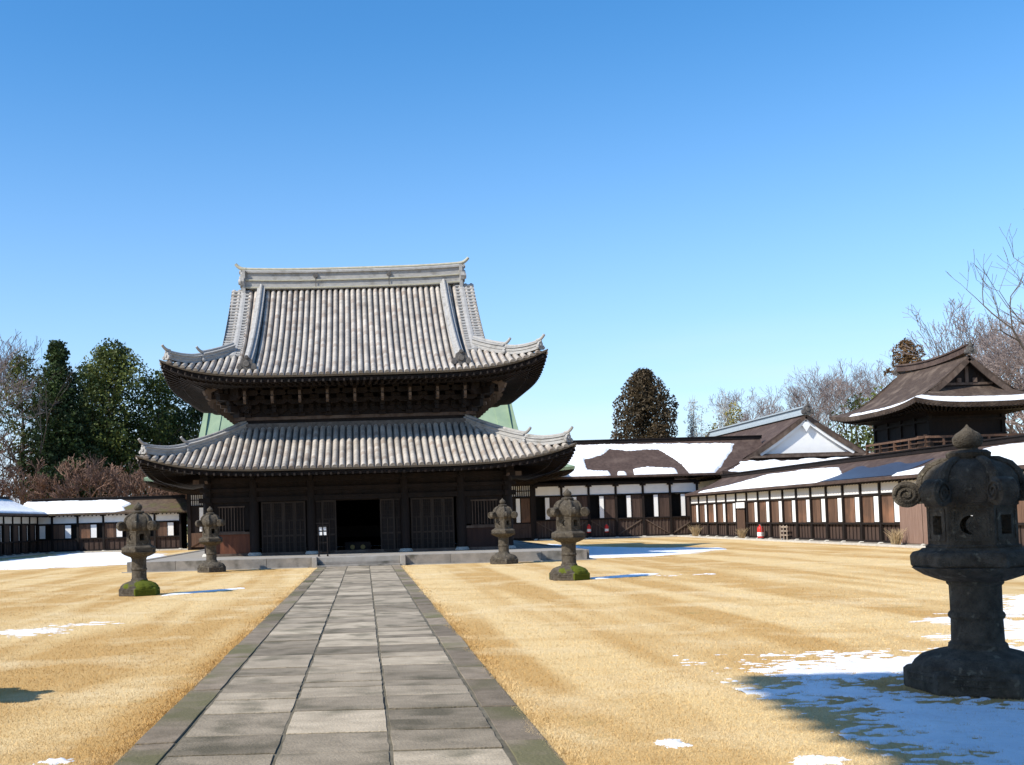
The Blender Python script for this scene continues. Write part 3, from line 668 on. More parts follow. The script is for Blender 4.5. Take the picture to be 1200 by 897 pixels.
# ================================================================ STONE LANTERNS
def crescent(r=.075, off=.035, n=14):
    out = []
    a0 = math.acos(min(1, off / 2 / r))
    for i in range(n + 1):
        th = a0 + (2 * math.pi - 2 * a0) * i / n; out.append((r * math.cos(th), r * math.sin(th)))
    for i in range(n - 1, 0, -1):
        th = a0 + (2 * math.pi - 2 * a0) * i / n * 1.0
    r2 = math.hypot(r * math.cos(a0) - off, r * math.sin(a0)); b0 = math.atan2(r * math.sin(a0), r * math.cos(a0) - off)
    for i in range(1, n):
        th = -b0 - (2 * math.pi - 2 * b0) * i / n; out.append((off + r2 * math.cos(th), r2 * math.sin(th)))
    return out
def boolean(o, cutter):
    m = o.modifiers.new('c', 'BOOLEAN'); m.operation = 'DIFFERENCE'; m.object = cutter; m.solver = 'EXACT'
    dg = bpy.context.evaluated_depsgraph_get(); me = bpy.data.meshes.new_from_object(o.evaluated_get(dg)); o.modifiers.clear(); o.data = me
    bpy.data.objects.remove(cutter, do_unlink=True)
def make_lantern(mossy):
    r = empty('stone_lantern'); hx = R(-90)
    b = MB(); b.lathe([(.60, -.03), (.62, .02), (.62, .17), (.585, .20), (.54, .21)], 6, hx)
    b.lathe([(.53, .18), (.52, .235), (.45, .30), (.34, .345), (.245, .37), (.235, .40)], 72, 0, mod=lambda th, z: 1 + .045 * abs(math.sin(th * 6)) * (1 if z < .34 else .3))
    for k in range(6):      # recessed panels in the plinth
        a = hx + R(30 + 60 * k); b.box((.541 * math.cos(a), .541 * math.sin(a), .095), (.02, .42, .012), a); b.box((.541 * math.cos(a), .541 * math.sin(a), .15), (.02, .42, .012), a)
    b.build('base', 'mossy_stone' if mossy else 'lantern_stone', r, bevel=.012)
    s = MB(); s.lathe([(.235, .38), (.238, .41), (.215, .43), (.21, .63), (.225, .645), (.232, .665), (.225, .685), (.21, .70), (.212, .93), (.232, .95), (.232, .98)], 32)
    s.build('shaft', 'lantern_stone', r, smooth=True)
    c = MB(); c.lathe([(.24, .97), (.30, .99), (.40, 1.03), (.47, 1.075), (.50, 1.10)], 48, 0, mod=lambda th, z: 1 + .035 * abs(math.sin(th * 6)))
    c.lathe([(.48, 1.09), (.515, 1.11), (.52, 1.20), (.495, 1.235), (.43, 1.25), (.42, 1.27)], 6, hx); c.build('platform', 'lantern_stone', r, bevel=.012)
    f = MB(); f.lathe([(.38, 1.268), (.385, 1.29), (.36, 1.30), (.36, 1.64), (.375, 1.65), (.375, 1.68)], 6, hx); fo = f.build('firebox', 'lantern_stone', r)
    ct = MB(); ct.lathe([(.255, 1.32), (.255, 1.62)], 6, hx); boolean(fo, ct.build('cutter', 'void'))
    for k in range(6):
        a = hx + R(30 + 60 * k); d = Vector((math.cos(a), math.sin(a), 0)); sd = Vector((-d.y, d.x, 0))
        if k in (0, 3, 4, 1): poly = [(-.075, -.085), (.075, -.085), (.075, .085), (-.075, .085)]
        elif k in (2, 5): poly = crescent(.085, .045)
        else: continue
        n = len(poly); mb = MB(); vs = [d * e + sd * p + Vector((0, 0, q + 1.475)) for e in (.2, .45) for p, q in poly]
        mb.add(vs, [tuple(range(n))[::-1], tuple(range(n, 2 * n))] + [(i, (i + 1) % n, (i + 1) % n + n, i + n) for i in range(n)]); boolean(fo, mb.build('cutter', 'void'))
    fr = MB()
    for k in range(6):
        a = hx + R(30 + 60 * k); rr = .312
        for dz in (-.135, .135): fr.box((rr * math.cos(a), rr * math.sin(a), 1.475 + dz), (.014, .28, .018), a)
        for dt in (-.135, .135): fr.box((rr * math.cos(a) - dt * math.sin(a), rr * math.sin(a) + dt * math.cos(a), 1.475), (.014, .018, .252), a)
    fr.build('panel_frame', 'lantern_stone', fo)
    k_ = MB()
    md = lambda th, z: 1 + .06 * math.cos(6 * (th - hx)) + .035 * abs(math.cos(3 * (th - hx) + math.pi / 2)) * (1 if z < 2.0 else .4)
    k_.lathe([(.28, 1.672), (.32, 1.66), (.35, 1.675), (.37, 1.73), (.37, 1.83), (.355, 1.91), (.32, 1.97), (.27, 2.015), (.20, 2.05), (.15, 2.07)], 72, 0, mod=md)
    for k in range(6):      # ridge straps running down to the scrolls
        a = hx + R(60 * k); ca, sa = math.cos(a), math.sin(a)
        pts = [(q * ca, q * sa, z) for q, z in ((.14, 2.06), (.23, 2.05), (.32, 2.005), (.38, 1.93), (.40, 1.83), (.405, 1.74), (.39, 1.68))]
        k_.tube(pts, [.03, .036, .04, .042, .042, .04, .036], 8)
        k_.box((.43 * ca, .43 * sa, 1.715), (.13, .11, .08), a)
    k_.build('roof_cap', 'lantern_stone', r, smooth=True)
    for k in range(6):
        a = hx + R(60 * k); ca, sa = math.cos(a), math.sin(a); tn = Vector((-sa, ca, 0)); c_ = Vector((.515 * ca, .515 * sa, 1.765)); v = MB()
        v.tube([c_ - tn * .075, c_ - tn * .065, c_ + tn * .065, c_ + tn * .075], [.108, .122, .122, .108], 20)
        for s2 in (-1, 1):   # spiral relief on both faces
            sp_ = [c_ + tn * s2 * .08 + Vector((ca, sa, 0)) * (.10 * (1 - i / 26) * math.cos(i * .55)) + Vector((0, 0, .10 * (1 - i / 26) * math.sin(i * .55))) for i in range(25)]
            v.tube(sp_, .014, 5)
        v.build('scroll', 'lantern_stone', r, smooth=True)
    fn = MB(); fn.lathe([(.15, 2.05), (.155, 2.07), (.17, 2.09), (.175, 2.12), (.15, 2.145), (.085, 2.15), (.08, 2.165)], 32, 0, mod=lambda th, z: 1 + .06 * abs(math.sin(4 * th)) * (1 if 2.08 < z < 2.13 else 0))
    fn.lathe([(.07, 2.16), (.105, 2.18), (.125, 2.22), (.125, 2.255), (.10, 2.295), (.055, 2.325), (.022, 2.355), (.004, 2.38)], 32)
    fn.build('jewel_finial', 'lantern_stone', r, smooth=True)
    return r
plain = make_lantern(False); mossy = make_lantern(True)
G = 'stone lanterns beside the path'
spots = [(plain, (5.73, 10.03), 'dark stone lantern in shade, largest and nearest, cut by the right frame edge', 1.0, 0),
         (mossy, (5.55, 29.0), 'stone lantern with green moss on its base, right of the path', 1.0, 4),
         (mossy, (-5.35, 27.5), 'stone lantern with a yellow green mossy base, left of the path', .97, 0),
         (plain, (5.27, 40.3), 'small looking stone lantern before the right end of the terrace', 1.0, 2),
         (plain, (-5.31, 40.2), 'small looking stone lantern before the left half of the terrace', 1.0, -3),
         (plain, (-5.35, 10.3), 'stone lantern outside the frame whose shadow tip reaches the left lawn', 1.0, 0)]
used = set()
for pr_, (x, y), lab, s, rz in spots:
    w_xy = 1.0 if y < 12 else .88
    o = pr_ if id(pr_) not in used else copy_tree(pr_); used.add(id(pr_))
    o.location = (x, y, 0); o.rotation_euler = (0, R(rz * .15), R(rz)); o.scale = (s * w_xy, s * w_xy, s); tag(o, lab, 'stone lantern', G)

# ================================================================ CORRIDORS (local x along facade, facade at y=0, courtyard at -y)
def corridor(name, loc, rz, n, W, H, label, zl, zm, zp, eave_w, eave_z, ridge_w, ridge_z, slot, slotx, xbrace=False, m_mid='red_wood', skip=(), plain_bays=(), door=None, ext0=0, ext1=0, dark_open=False, m_roof='bark_roof', roof0=0, roof1=0):
    root = tag(empty(name, loc, rz), label, 'corridor building'); Lg = n * W
    # stone plinth
    f = MB(); f.b2((-ext0, -.18, -.02), (Lg + ext1, .5, .1)); f.build('plinth', 'terrace_stone', root)
    post = MB(); post.b2((-.075, -.07, .1), (.075, .09, H)); p0 = post.build('post', 'dark_wood', root)
    st = MB(); st.lathe([(.2, 0), (.19, .08), (.13, .13)], 10, c=(0, -.02, 0)); st.build('post_stone', 'pale_stone', p0)
    ring_copies(p0, [(i * W, 0, 0, 0, 1) for i in range(n + 1)])
    rails = MB()
    for z, h in ((zl, .09), (zm, .1), (zp, .16)): rails.b2((0, -.05, z), (Lg, .06, z + h))
    rails.b2((0, -.04, .101), (Lg, .06, .2)); rails.b2((0, .07, H - .02), (Lg, .3, H + .12)); rails.build('rail', 'dark_wood', root)
    f = MB(); f.b2((0, .07, .1), (Lg, .1, zl)); f.build('lower_panel', 'slat_wood', root)
    f = MB(); k = 5 if not xbrace else 8
    for q in range(1, k): x = W * q / k; f.b2((x - .02, .04, .2), (x + .02, .069, zl))
    s0 = f.build('slats', 'dark_wood' if not xbrace else 'weathered_wood', root); ring_copies(s0, [(i * W, 0, 0, 0, 1) for i in range(n)])
    if xbrace:
        f = MB(); a, b = .1, W - .1; f.beam((a, .015, .25), (b, .015, zl - .05), .05, .07); d0 = f.build('diagonal_brace', 'weathered_wood', root); ring_copies(d0, [(i * W, 0, 0, 0, 1) for i in range(1, n, 2)])
        f = MB(); f.beam((a, .015, zl - .05), (b, .015, .25), .05, .07); d0 = f.build('diagonal_brace', 'weathered_wood', root); ring_copies(d0, [(i * W, 0, 0, 0, 1) for i in range(0, n, 2)])
    # plaster panels, boards and white window strips bay by bay
    pp = MB(); pp.b2((.08, .0, zm + .1), (W - .08, .05, zp)); pp0 = pp.build('plaster_panel', 'plaster', root)
    ring_copies(pp0, [(i * W, 0, 0, 0, 1) for i in range(n) if i not in skip])
    if slot:
        sp0 = MB(); sp0.b2((slotx, -.02, zl + .12), (slotx + slot, .03, zm - .04)); s1 = sp0.build('paper_window', 'paper_white', root)
        fr = MB(); fr.b2((slotx - .04, -.03, zl + .09), (slotx - .005, .04, zm)); fr.b2((slotx + slot + .005, -.03, zl + .09), (slotx + slot + .04, .04, zm)); fr.build('window_frame', 'dark_wood', s1)
        ring_copies(s1, [(i * W, 0, 0, 0, 1) for i in range(n) if i not in plain_bays and not (door and i == door)])
    k = 4; ab = (slotx + slot + .05, W - .08) if dark_open else (.08, slotx - .05 if slot else W)
    brs = random.Random(5)
    for i in range(n):
        bd = MB(); a, b = ab[0] + i * W, ab[1] + i * W; k = brs.choice((3, 4, 4, 5))
        for q in range(k): bd.b2((a + (b - a) * q / k + .004, .02, zl + .09), (a + (b - a) * (q + 1) / k - .004, .05 + .004 * (q % 2), zm))
        bd.build('wall_board', m_mid, root)
        if i in plain_bays: bd = MB(); bd.b2((i * W + .02, -.12, .12), ((i + 1) * W + .06, -.075, zm + .05)); bd.build('plain_board', 'plain_wood', root)
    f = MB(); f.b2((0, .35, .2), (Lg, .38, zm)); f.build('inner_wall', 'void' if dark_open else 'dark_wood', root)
    # bracket blocks
    f = MB(); f.b2((-.22, -.1, zp - .1), (.22, -.051, zp + .02)); f.b2((-.06, -.3, zp - .02), (.06, -.1, zp + .1))
    b0 = f.build('post_bracket', 'dark_wood', root); ring_copies(b0, [(i * W, 0, 0, 0, 1) for i in range(n + 1)])
    # roof
    sl_ = (ridge_z - eave_z) / (ridge_w + eave_w); bw = ridge_w * 2 + eave_w; x0, x1 = -ext0 - roof0, Lg + ext1 + roof1
    f = MB()
    def surf(y): 
        q = min(y + eave_w, 2 * ridge_w + eave_w - y); q_ = q / (ridge_w + eave_w); return eave_z + (ridge_z - eave_z) * (q_ - .10 * math.sin(math.pi * q_))
    ys = lin(-eave_w, ridge_w, 10) + lin(ridge_w, bw, 10)[1:]
    poly = [(y, surf(y)) for y in ys] + [(bw, eave_z - .13), (ridge_w, ridge_z - .3), (-eave_w, eave_z - .13)]
    f.prism(poly, x0, x1, 'yz'); f.build('roof', m_roof, root)
    f = MB(); f.b2((x0 - .1, ridge_w - .16, ridge_z - .05), (x1 + .1, ridge_w + .16, ridge_z + .14)); f.b2((x0 - .12, ridge_w - .22, ridge_z + .141), (x1 + .12, ridge_w + .22, ridge_z + .2)); f.build('roof_ridge', 'dark_wood', root)
    f = MB()
    for i in range(int((x1 - x0) / .3)):
        x = x0 + .1 + i * .3; f.beam((x, -eave_w + .05, eave_z - .19), (x, .1, eave_z - .19 + sl_ * (eave_w + .05) * .8), .07, .09)
    f.b2((x0, -eave_w + .02, eave_z - .155), (x1, -eave_w + .1, eave_z - .131)); f.build('rafters', 'dark_wood', root)
    f = MB(); f.b2((0, bw - 1.2, 0), (Lg, bw - 1.1, eave_z)); f.build('rear_wall', 'dark_wood', root)
    return root, surf
W_ = 1.9
# back right, tall
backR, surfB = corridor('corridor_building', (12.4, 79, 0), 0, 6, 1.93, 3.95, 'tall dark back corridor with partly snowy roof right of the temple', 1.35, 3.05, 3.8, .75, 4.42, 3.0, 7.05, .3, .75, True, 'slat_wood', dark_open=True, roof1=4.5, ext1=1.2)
# right wing: starts far, runs towards the viewer (rotation -90: local x -> -Y, local y -> +X)
wingR, surfW = corridor('corridor_building', (23.1, 77.6, 0), R(-90), 34, W_, 2.9, 'long sunlit low corridor wing along the right side of the lawn', .9, 2.2, 2.85, .42, 2.96, 2.4, 4.08, .46, 1.28, False, 'red_wood', plain_bays=(16, 17), door=5, m_roof='bark_roof')
# left back, low
backL, surfL = corridor('corridor_building', (-24.4, 81, 0), 0, 6, 1.87, 2.75, 'low back corridor with snow covered roof left of the temple', .95, 2.05, 2.72, .5, 2.86, 1.8, 3.85, .42, .95, False, 'red_wood', m_roof='mossy_roof', roof1=0)
# left wing, shaded (rotation +90: local x -> +Y, local y -> -X)
wingL, surfWL = corridor('corridor_building', (-23.6, 22, 0), R(90), 31, W_, 2.8, 'shaded low corridor wing at the left edge with snowy roof', .9, 2.1, 2.75, .9, 2.85, 2.2, 4.0, .12, 1.3, False, 'slat_wood')
# stone kerb along the wings
for x, y0_, y1_, lb in ((22.25, 14, 78, 'pale stone gutter kerb along the right corridor wing'), (-22.75, 22, 80, 'pale stone gutter kerb along the left corridor wing')):
    f = MB(); n = int((y1_ - y0_) / 1.6)
    for i in range(n): f.b2((x - .12, y0_ + i * 1.6 + .01, -.02), (x + .12, y0_ + (i + 1) * 1.6 - .01, .09))
    tag(f.build('stone_kerb', 'pale_stone', bevel=.015), lb, 'kerb')
for x0_, x1_, y_, lb in ((12.5, 24, 78.0, 'pale stone kerb at the foot of the tall back corridor'), (-22.5, -9, 80.0, 'pale stone kerb at the foot of the low back corridor')):
    f = MB(); n = int((x1_ - x0_) / 1.6)
    for i in range(n): f.b2((x0_ + i * 1.6 + .01, y_ - .2, -.02), (x0_ + (i + 1) * 1.6 - .01, y_ + .1, .1))
    tag(f.build('stone_kerb', 'pale_stone', bevel=.015), lb, 'kerb')
# door with white signboard in the right wing, in bay 5
f = MB(); f.b2((W_ * 5 + .25, -.1, .15), (W_ * 5 + 1.65, -.075, 1.75)); d = f.build('door', 'red_wood', wingR, bevel=.01)
f = MB(); f.b2((W_ * 5 + .25, -.13, 1.85), (W_ * 5 + 1.7, -.08, 2.2)); f.build('signboard', 'white_paint', wingR, bevel=.01)
# hip end of low left back roof (brown mossy): short shed facing the courtyard
f = MB()
e = 11.22
f.add([(e, -.5, 2.86), (e, 4.4, 2.8), (e, 1.8, 3.85), (e + 1.0, -.5, 2.84), (e + 1.0, 4.4, 2.78), (e, -.5, 2.73), (e + 1.0, -.5, 2.71), (e + 1.0, 4.4, 2.65), (e, 4.4, 2.67)], [(0, 3, 2), (3, 4, 2), (4, 1, 2), (5, 6, 3, 0), (6, 7, 4, 3), (7, 8, 1, 4), (5, 8, 7, 6), (0, 2, 1, 8, 5)])
f.build('roof_hip_end', 'mossy_roof', backL)

# ================================================================ REAR HALL (green copper roof)
Hh = tag(empty('rear_hall', (0, 85, 0)), 'big hall with green copper roof mostly hidden behind the tiled temple', 'hall')
HR = Roof(14.6, 10, 4.75, .55, .03, .3, g=11.05)
gr = build_roof(HR, Hh, 'copper_green', None, None, thick=.2)
gable(HR, gr, 'plaster', .8, board='copper_green')
for sgn in (-1, 1):
    for s2 in (-1, 1):
        f = MB(); pts = [(sgn * (HR.g - .35 + .25 * (1 - (d - 3) / 7) ** 2), s2 * (HR.hd - d), HR.P(d) + .02) for d in lin(3.2, HR.hd, 12)]
        f.sweep(pts, [(-.68, -.45), (.68, -.45), (.68, .05), (-.68, .05)]); f.build('verge', 'copper_green', gr)
f = MB(); f.b2((-11, -.4, HR.P(10) - .1), (11, .4, HR.P(10) + .7)); f.build('ridge', 'copper_green', gr)
eaves_wood(HR, 12.2, 6, 3.9, .8, 4.3, Hh, 70)
f = MB(); f.b2((-12.2, -6, 0), (12.2, -5.9, 4.3)); f.b2((-12.2, 5.9, 0), (12.2, 6, 4.3)); f.b2((-12.2, -5.9, 0), (-12.1, 5.9, 4.3)); f.b2((12.1, -5.9, 0), (12.2, 5.9, 4.3)); f.build('wall', 'dark_wood', Hh)
po = MB(); po.b2((-.12, -6.14, 0), (.12, -6.001, 4.1)); p0 = po.build('post', 'dark_wood', Hh)
ring_copies(p0, [(x, 0, 0, 0, 1) for x in (-12.2, -10.35, -8.4, -6.4, 6.4, 8.4, 10.35, 12.2)])
for sgn in (-1, 1):
    for xc in (11.27, 9.4, 7.4):
        c = sgn * xc
        f = MB(); f.b2((c - .82, -6.03, 3.15), (c + .82, -6.005, 3.9)); o = f.build('lattice_window', 'paper_white', Hh)
        f = MB()
        for i in range(12): f.b2((c - .84 + i * .15, -6.09, 3.1), (c - .77 + i * .15, -6.035, 3.95))
        for z in (3.1, 3.5, 3.9): f.b2((c - .84, -6.095, z), (c + .84, -6.032, z + .06))
        f.build('window_bars', 'dark_wood', o)
        f = MB(); f.b2((c - .2, -6.06, 1.3), (c + .08, -6.005, 3.0)); f.build('paper_window', 'paper_white', Hh)
        f = MB(); f.b2((c + .16, -6.05, 1.3), (c + .78, -6.005, 3.0)); f.build('wall_board', 'red_wood', Hh)
        f = MB(); f.b2((c - .85, -6.12, .2), (c + .85, -6.06, 1.2)); f.beam((c - .8, -6.14, .25), (c + .8, -6.14, 1.15), .05, .08); f.build('lower_panel', 'red_wood' if sgn < 0 else 'slat_wood', Hh)

# ================================================================ GABLED WHITE HALL (kitchen hall), ridge along Y -> rotate 90
K = tag(empty('gabled_hall', (32.4, 90.8, 0), R(90)), 'brown roofed hall with a large white plaster gable behind the right corridor', 'hall')
KR = Roof(13.2, 7.0, 4.3, .40, .03, .25, g=10.8)
kr = build_roof(KR, K, 'bark_roof', None, None, thick=.22)
gable(KR, kr, 'paper_white', .35, z_base=5.75, board='weathered_wood', bw=.28)
# white inner bargeboards (facing the yard is local -x)
for sgn in (-1, 1):
    f = MB()
    for s2 in (-1, 1):
        pts = [(sgn * (KR.g - .12), s2 * (KR.hd - d), KR.P(d) - .42) for d in lin(3.6, 7, 10)]
        for p, q in zip(pts, pts[1:]): f.beam(p, q, .06, .26)
    f.prism([(-.28, 7.75), (0, 7.3), (.28, 7.75), (.1, 8.0), (-.1, 8.0)], sgn * (KR.g - .06) - .04, sgn * (KR.g - .06) + .04, 'yz')
    f.build('white_bargeboard', 'paper_white', kr)
for sgn in (-1, 1):
    f = MB(); f.b2((sgn * (KR.g - .2) - .06, -3.9, 5.6), (sgn * (KR.g - .2) + .06, 3.9, 5.76)); f.prism([(-4.3, 5.45), (4.3, 5.45), (3.9, 5.62), (-3.9, 5.62)], sgn * KR.g - .4, sgn * KR.g + .3, 'yz')
    f.build('gable_sill', 'weathered_wood', kr)
f = MB(); f.b2((-10.9, -.3, 8.5), (10.9, .3, 8.72)); f.build('main_ridge', 'green_blue', kr)
f = MB(); f.b2((-10.95, -.2, 8.74), (10.95, .2, 9.02)); f.b2((-11.0, -.32, 9.021), (11.0, .32, 9.12)); f.build('ridge_cap', 'green_blue', kr)
f = MB(); onigawara(f, (-11.05, 0, 8.6), (-1, 0, 0), 1.1); f.tube([(-11.1, 0, 9.2), (-11.15, 0, 9.45), (-11.1, 0, 9.7)], [.09, .06, .03], 8); f.build('ridge_end_ornament', 'dark_lead', kr); f = MB(); onigawara(f, (11.05, 0, 8.6), (1, 0, 0), 1.1); f.build('ridge_end_ornament', 'dark_lead', kr)
f = MB(); f.b2((-11.6, -5.6, 0), (11.6, 5.6, 4.4)); f.build('wall', 'plaster', K)
for y_ in lin(-5.6, 5.6, 7):
    f = MB(); f.b2((-11.72, y_ - .1, 0), (-11.601, y_ + .1, 4.35)); f.build('post', 'dark_wood', K)
f = MB(); f.b2((-11.73, -5.7, 3.5), (-11.602, 5.7, 3.65)); f.b2((-11.9, -5.9, 4.1), (-11.603, 5.9, 4.28)); f.build('beam', 'dark_wood', K)
eaves_wood(KR, 11.6, 5.6, 4.0, .1, 4.3, K, 40)
# small porch roof at its left front corner, sitting above the corridor junction
f = MB(); f.prism([(-7.4, 4.35), (-4.0, 5.6), (-3.8, 5.45), (-7.4, 4.2)], -13.9, -11.0, 'yz'); 
f.build('porch_roof', 'weathered_wood', K)

# ================================================================ TOWER HALL
Tw = tag(empty('tower_hall', (31.0, 59.3, 0), R(90)), 'small raised hall with curved brown shingle roof and balcony rail behind the right corridor', 'hall')
TR = Roof(5.0, 3.55, 6.72, .34, .103, .32, g=3.6, texp=3, fade=2.5)
tr = build_roof(TR, Tw, 'tower_roof', None, None, thick=.24)
gable(TR, tr, 'dark_wood', .45, board='weathered_wood', bw=.26)
zt = TR.P(3.55)
f = MB(); pts = [(x, 0, zt - .08 + .16 * abs(x / 3.1) ** 2) for x in lin(-3.65, 3.65, 12)]; f.sweep(pts, [(-.2, 0), (.2, 0), (.17, .3), (.24, .31), (.22, .4), (-.22, .4), (-.24, .31), (-.17, .3)]); f.build('main_ridge', 'bark_roof', tr)
f = MB(); onigawara(f, (-3.7, 0, zt + .08), (-1, 0, 0), .75); f.tube([(-3.7, 0, zt + .5), (-3.75, 0, zt + .67), (-3.68, 0, zt + .83)], [.06, .05, .02], 8); f.tube([(-3.7, 0, zt + .55), (-3.7, .14, zt + .65)], [.05, .02], 6); f.build('ridge_end_ornament', 'dark_lead', tr); f = MB(); onigawara(f, (3.7, 0, zt + .02), (1, 0, 0), .8); f.build('ridge_end_ornament', 'dark_lead', tr)
f = MB()
for s2 in (-1, 1):
    for yy in (-.5, .5): pass
f.b2((-3.26, -1.3, 7.75), (-3.14, 1.3, 7.87)); f.b2((-3.28, -.08, 7.88), (-3.12, .08, 8.7)); f.b2((-3.3, -.5, 7.88), (-3.14, -.3, 8.1)); f.b2((-3.3, .3, 7.88), (-3.14, .5, 8.1)); f.build('gable_struts', 'weathered_wood', tr)
eaves_wood(TR, 3.0, 1.85, 6.2, .6, 6.55, Tw, 30)
f = MB(); f.b2((-3.0, -1.85, 3.2), (3.0, 1.85, 6.6)); f.build('wall', 'dark_wood', Tw)
for x in lin(-3.0, 3.0, 5):
    for y_ in (-1.85, 1.85): f = MB(); f.b2((x - .09, y_ - .09, 3.4), (x + .09, y_ + .09, 6.5)); f.build('post', 'dark_wood', Tw)
f = MB()
for z in (5.2, 5.95, 6.3):
    f.b2((-3.08, -1.98, z), (3.08, -1.941, z + .12)); f.b2((-3.08, 1.941, z), (3.08, 1.98, z + .12)); f.b2((-3.11, -1.98, z), (-3.07, 1.98, z + .12))
f.build('wall_beam', 'dark_wood', Tw)
f = MB(); f.b2((-4.1, -2.75, 4.05), (2.7, 2.75, 4.4)); f.b2((-3.6, -2.3, 3.2), (3.6, 2.3, 4.04)); f.build('balcony_floor', 'weathered_wood', Tw)
rl = MB()
for (a, b) in (((-4.35, -2.6), (2.6, -2.6)), ((-4.35, 2.6), (2.6, 2.6))):
    for z, w_ in ((5.1, .11), (4.85, .07), (4.6, .07)): rl.beam((a[0], a[1], z), (b[0], b[1], z), w_, w_)
for z, w_ in ((5.1, .11), (4.85, .07), (4.6, .07)): rl.beam((-3.95, -3.0, z + .01), (-3.95, 3.0, z + .01), w_, w_)
for x in lin(-3.95, 2.5, 5):
    for y_ in (-2.6, 2.6): rl.b2((x - .06, y_ - .06, 4.4), (x + .06, y_ + .06, 5.23 if x < -3.9 else 5.08))
for y_ in lin(-1.7, 1.7, 4): rl.b2((-4.0, y_ - .05, 4.4), (-3.9, y_ + .05, 5.08))
rl.build('balcony_rail', 'red_wood', Tw)
f = MB(); f.b2((-3.4, -2.0, 0), (3.4, 2.0, 3.19)); f.build('lower_wall', 'plaster', Tw)

# ================================================================ GATE BEHIND AND ABOVE THE VIEWER (throws the corner shadow)
Gt = tag(empty('temple_gate', (0, -2.6, 0)), 'two storey wooden gate the view looks out from, seen only by its shadow', 'gate')
GR = Roof(10.15, 6.6, 14.0, .4, .04, .35, g=8.0); go = build_roof(GR, Gt, 'bark_roof', None, None); gable(GR, go, 'dark_wood')
GL = Roof(9.4, 5.3, 6.6, .45, .03, .5, skirt=2.4); build_roof(GL, Gt, 'bark_roof', None, None)
eaves_wood(GR, 6.8, 3.0, 12.6, 1.2, 13.5, Gt, 30); eaves_wood(GL, 6.8, 3.0, 6.2, .6, 6.6, Gt, 30)
f = MB(); f.b2((-6.8, -3, 7.4), (6.8, 3, 13.2)); f.build('upper_wall', 'dark_wood', Gt)
f = MB(); f.b2((-6.8, -3, 4.9), (6.8, 3, 5.1)); f.build('ceiling', 'dark_wood', Gt)
for x in (-6.8, -4.9, -2.9, 2.9, 4.9, 6.8):
    for y_ in (-3, 0, 3): f = MB(); f.lathe([(.24, 0), (.24, 6.4)], 14, c=(x, y_, 0)); f.build('column', 'dark_wood', Gt, smooth=True)

# ================================================================ SMALL THINGS ALONG THE CORRIDORS
def extinguisher(loc, rz, lab, s=1.0, white=True):
    r = tag(empty('fire_extinguisher', loc, rz), lab, 'fire extinguisher', 'red fire extinguishers on the corridor walls'); r.scale = (s, s, s)
    f = MB(); f.lathe([(.13, .0), (.14, .03), (.14, .42), (.11, .5), (.05, .54), (.045, .6)], 14); f.build('cylinder', 'red_paint', r, smooth=True)
    f = MB(); f.b2((-.12, -.02, .58), (.06, .02, .62)); f.tube([(.04, 0, .58), (.17, 0, .5), (.19, 0, .25), (.16, 0, .12)], .018, 6); f.build('handle_and_hose', 'dark_lead', r)
    f = MB(); f.lathe([(.145, .08), (.145, .26)], 14); f.build('white_label', 'white_paint', r, smooth=True)
extinguisher((16.1, 78.5, .45), 0, 'red fire extinguisher on the X braced rail of the back corridor, nearer the temple', 1.0)
extinguisher((17.35, 78.5, .45), 0, 'red and white fire extinguisher on the back corridor rail, second from the temple', .95)
extinguisher((22.75, 63.2, .12), R(-90), 'larger red and white fire extinguisher at the foot of the right wing', 1.25)
nb_ = tag(empty('notice_rack', (22.9, 59.9, 0), R(-90)), 'pale wooden slatted rack against the lower wall of the right wing', 'rack')
f = MB()
for z in (.28, .5, .72): f.b2((-.5, -.06, z), (.5, -.02, z + .07))
f.build('slat', 'pale_wood', nb_)
for x in (-.46, 0, .46): f = MB(); f.b2((x - .03, -.1, .02), (x + .03, -.061, .85)); f.build('upright', 'pale_wood', nb_)

def tuft(loc, s, seed, lab):
    r_ = random.Random(seed); f = MB()
    for i in range(160):
        a = r_.uniform(0, 6.28); l = r_.uniform(.3, 1) * s; sp_ = r_.uniform(0, .7)
        b = (r_.uniform(-.15, .15) * s, r_.uniform(-.15, .15) * s, 0)
        f.tube([b, (b[0] + math.cos(a) * l * sp_ * .4, b[1] + math.sin(a) * l * sp_ * .4, l * .6), (b[0] + math.cos(a) * l * sp_, b[1] + math.sin(a) * l * sp_, l * .9)], [.012, .009, .003], 3, False)
    o = f.build('dry_shrub', 'straw', recalc=False); o.location = loc; tag(o, lab, 'shrub', 'dry shrubs at the foot of the right wing')
tuft((22.4, 74.5, 0), 1.0, 1, 'dry straw coloured shrub in the far corner of the right wing')
tuft((22.5, 65.6, 0), .8, 2, 'small dry shrub below the door of the right wing')
tuft((22.5, 46.6, 0), .9, 3, 'dry shrub by the plain boarded bays of the right wing')

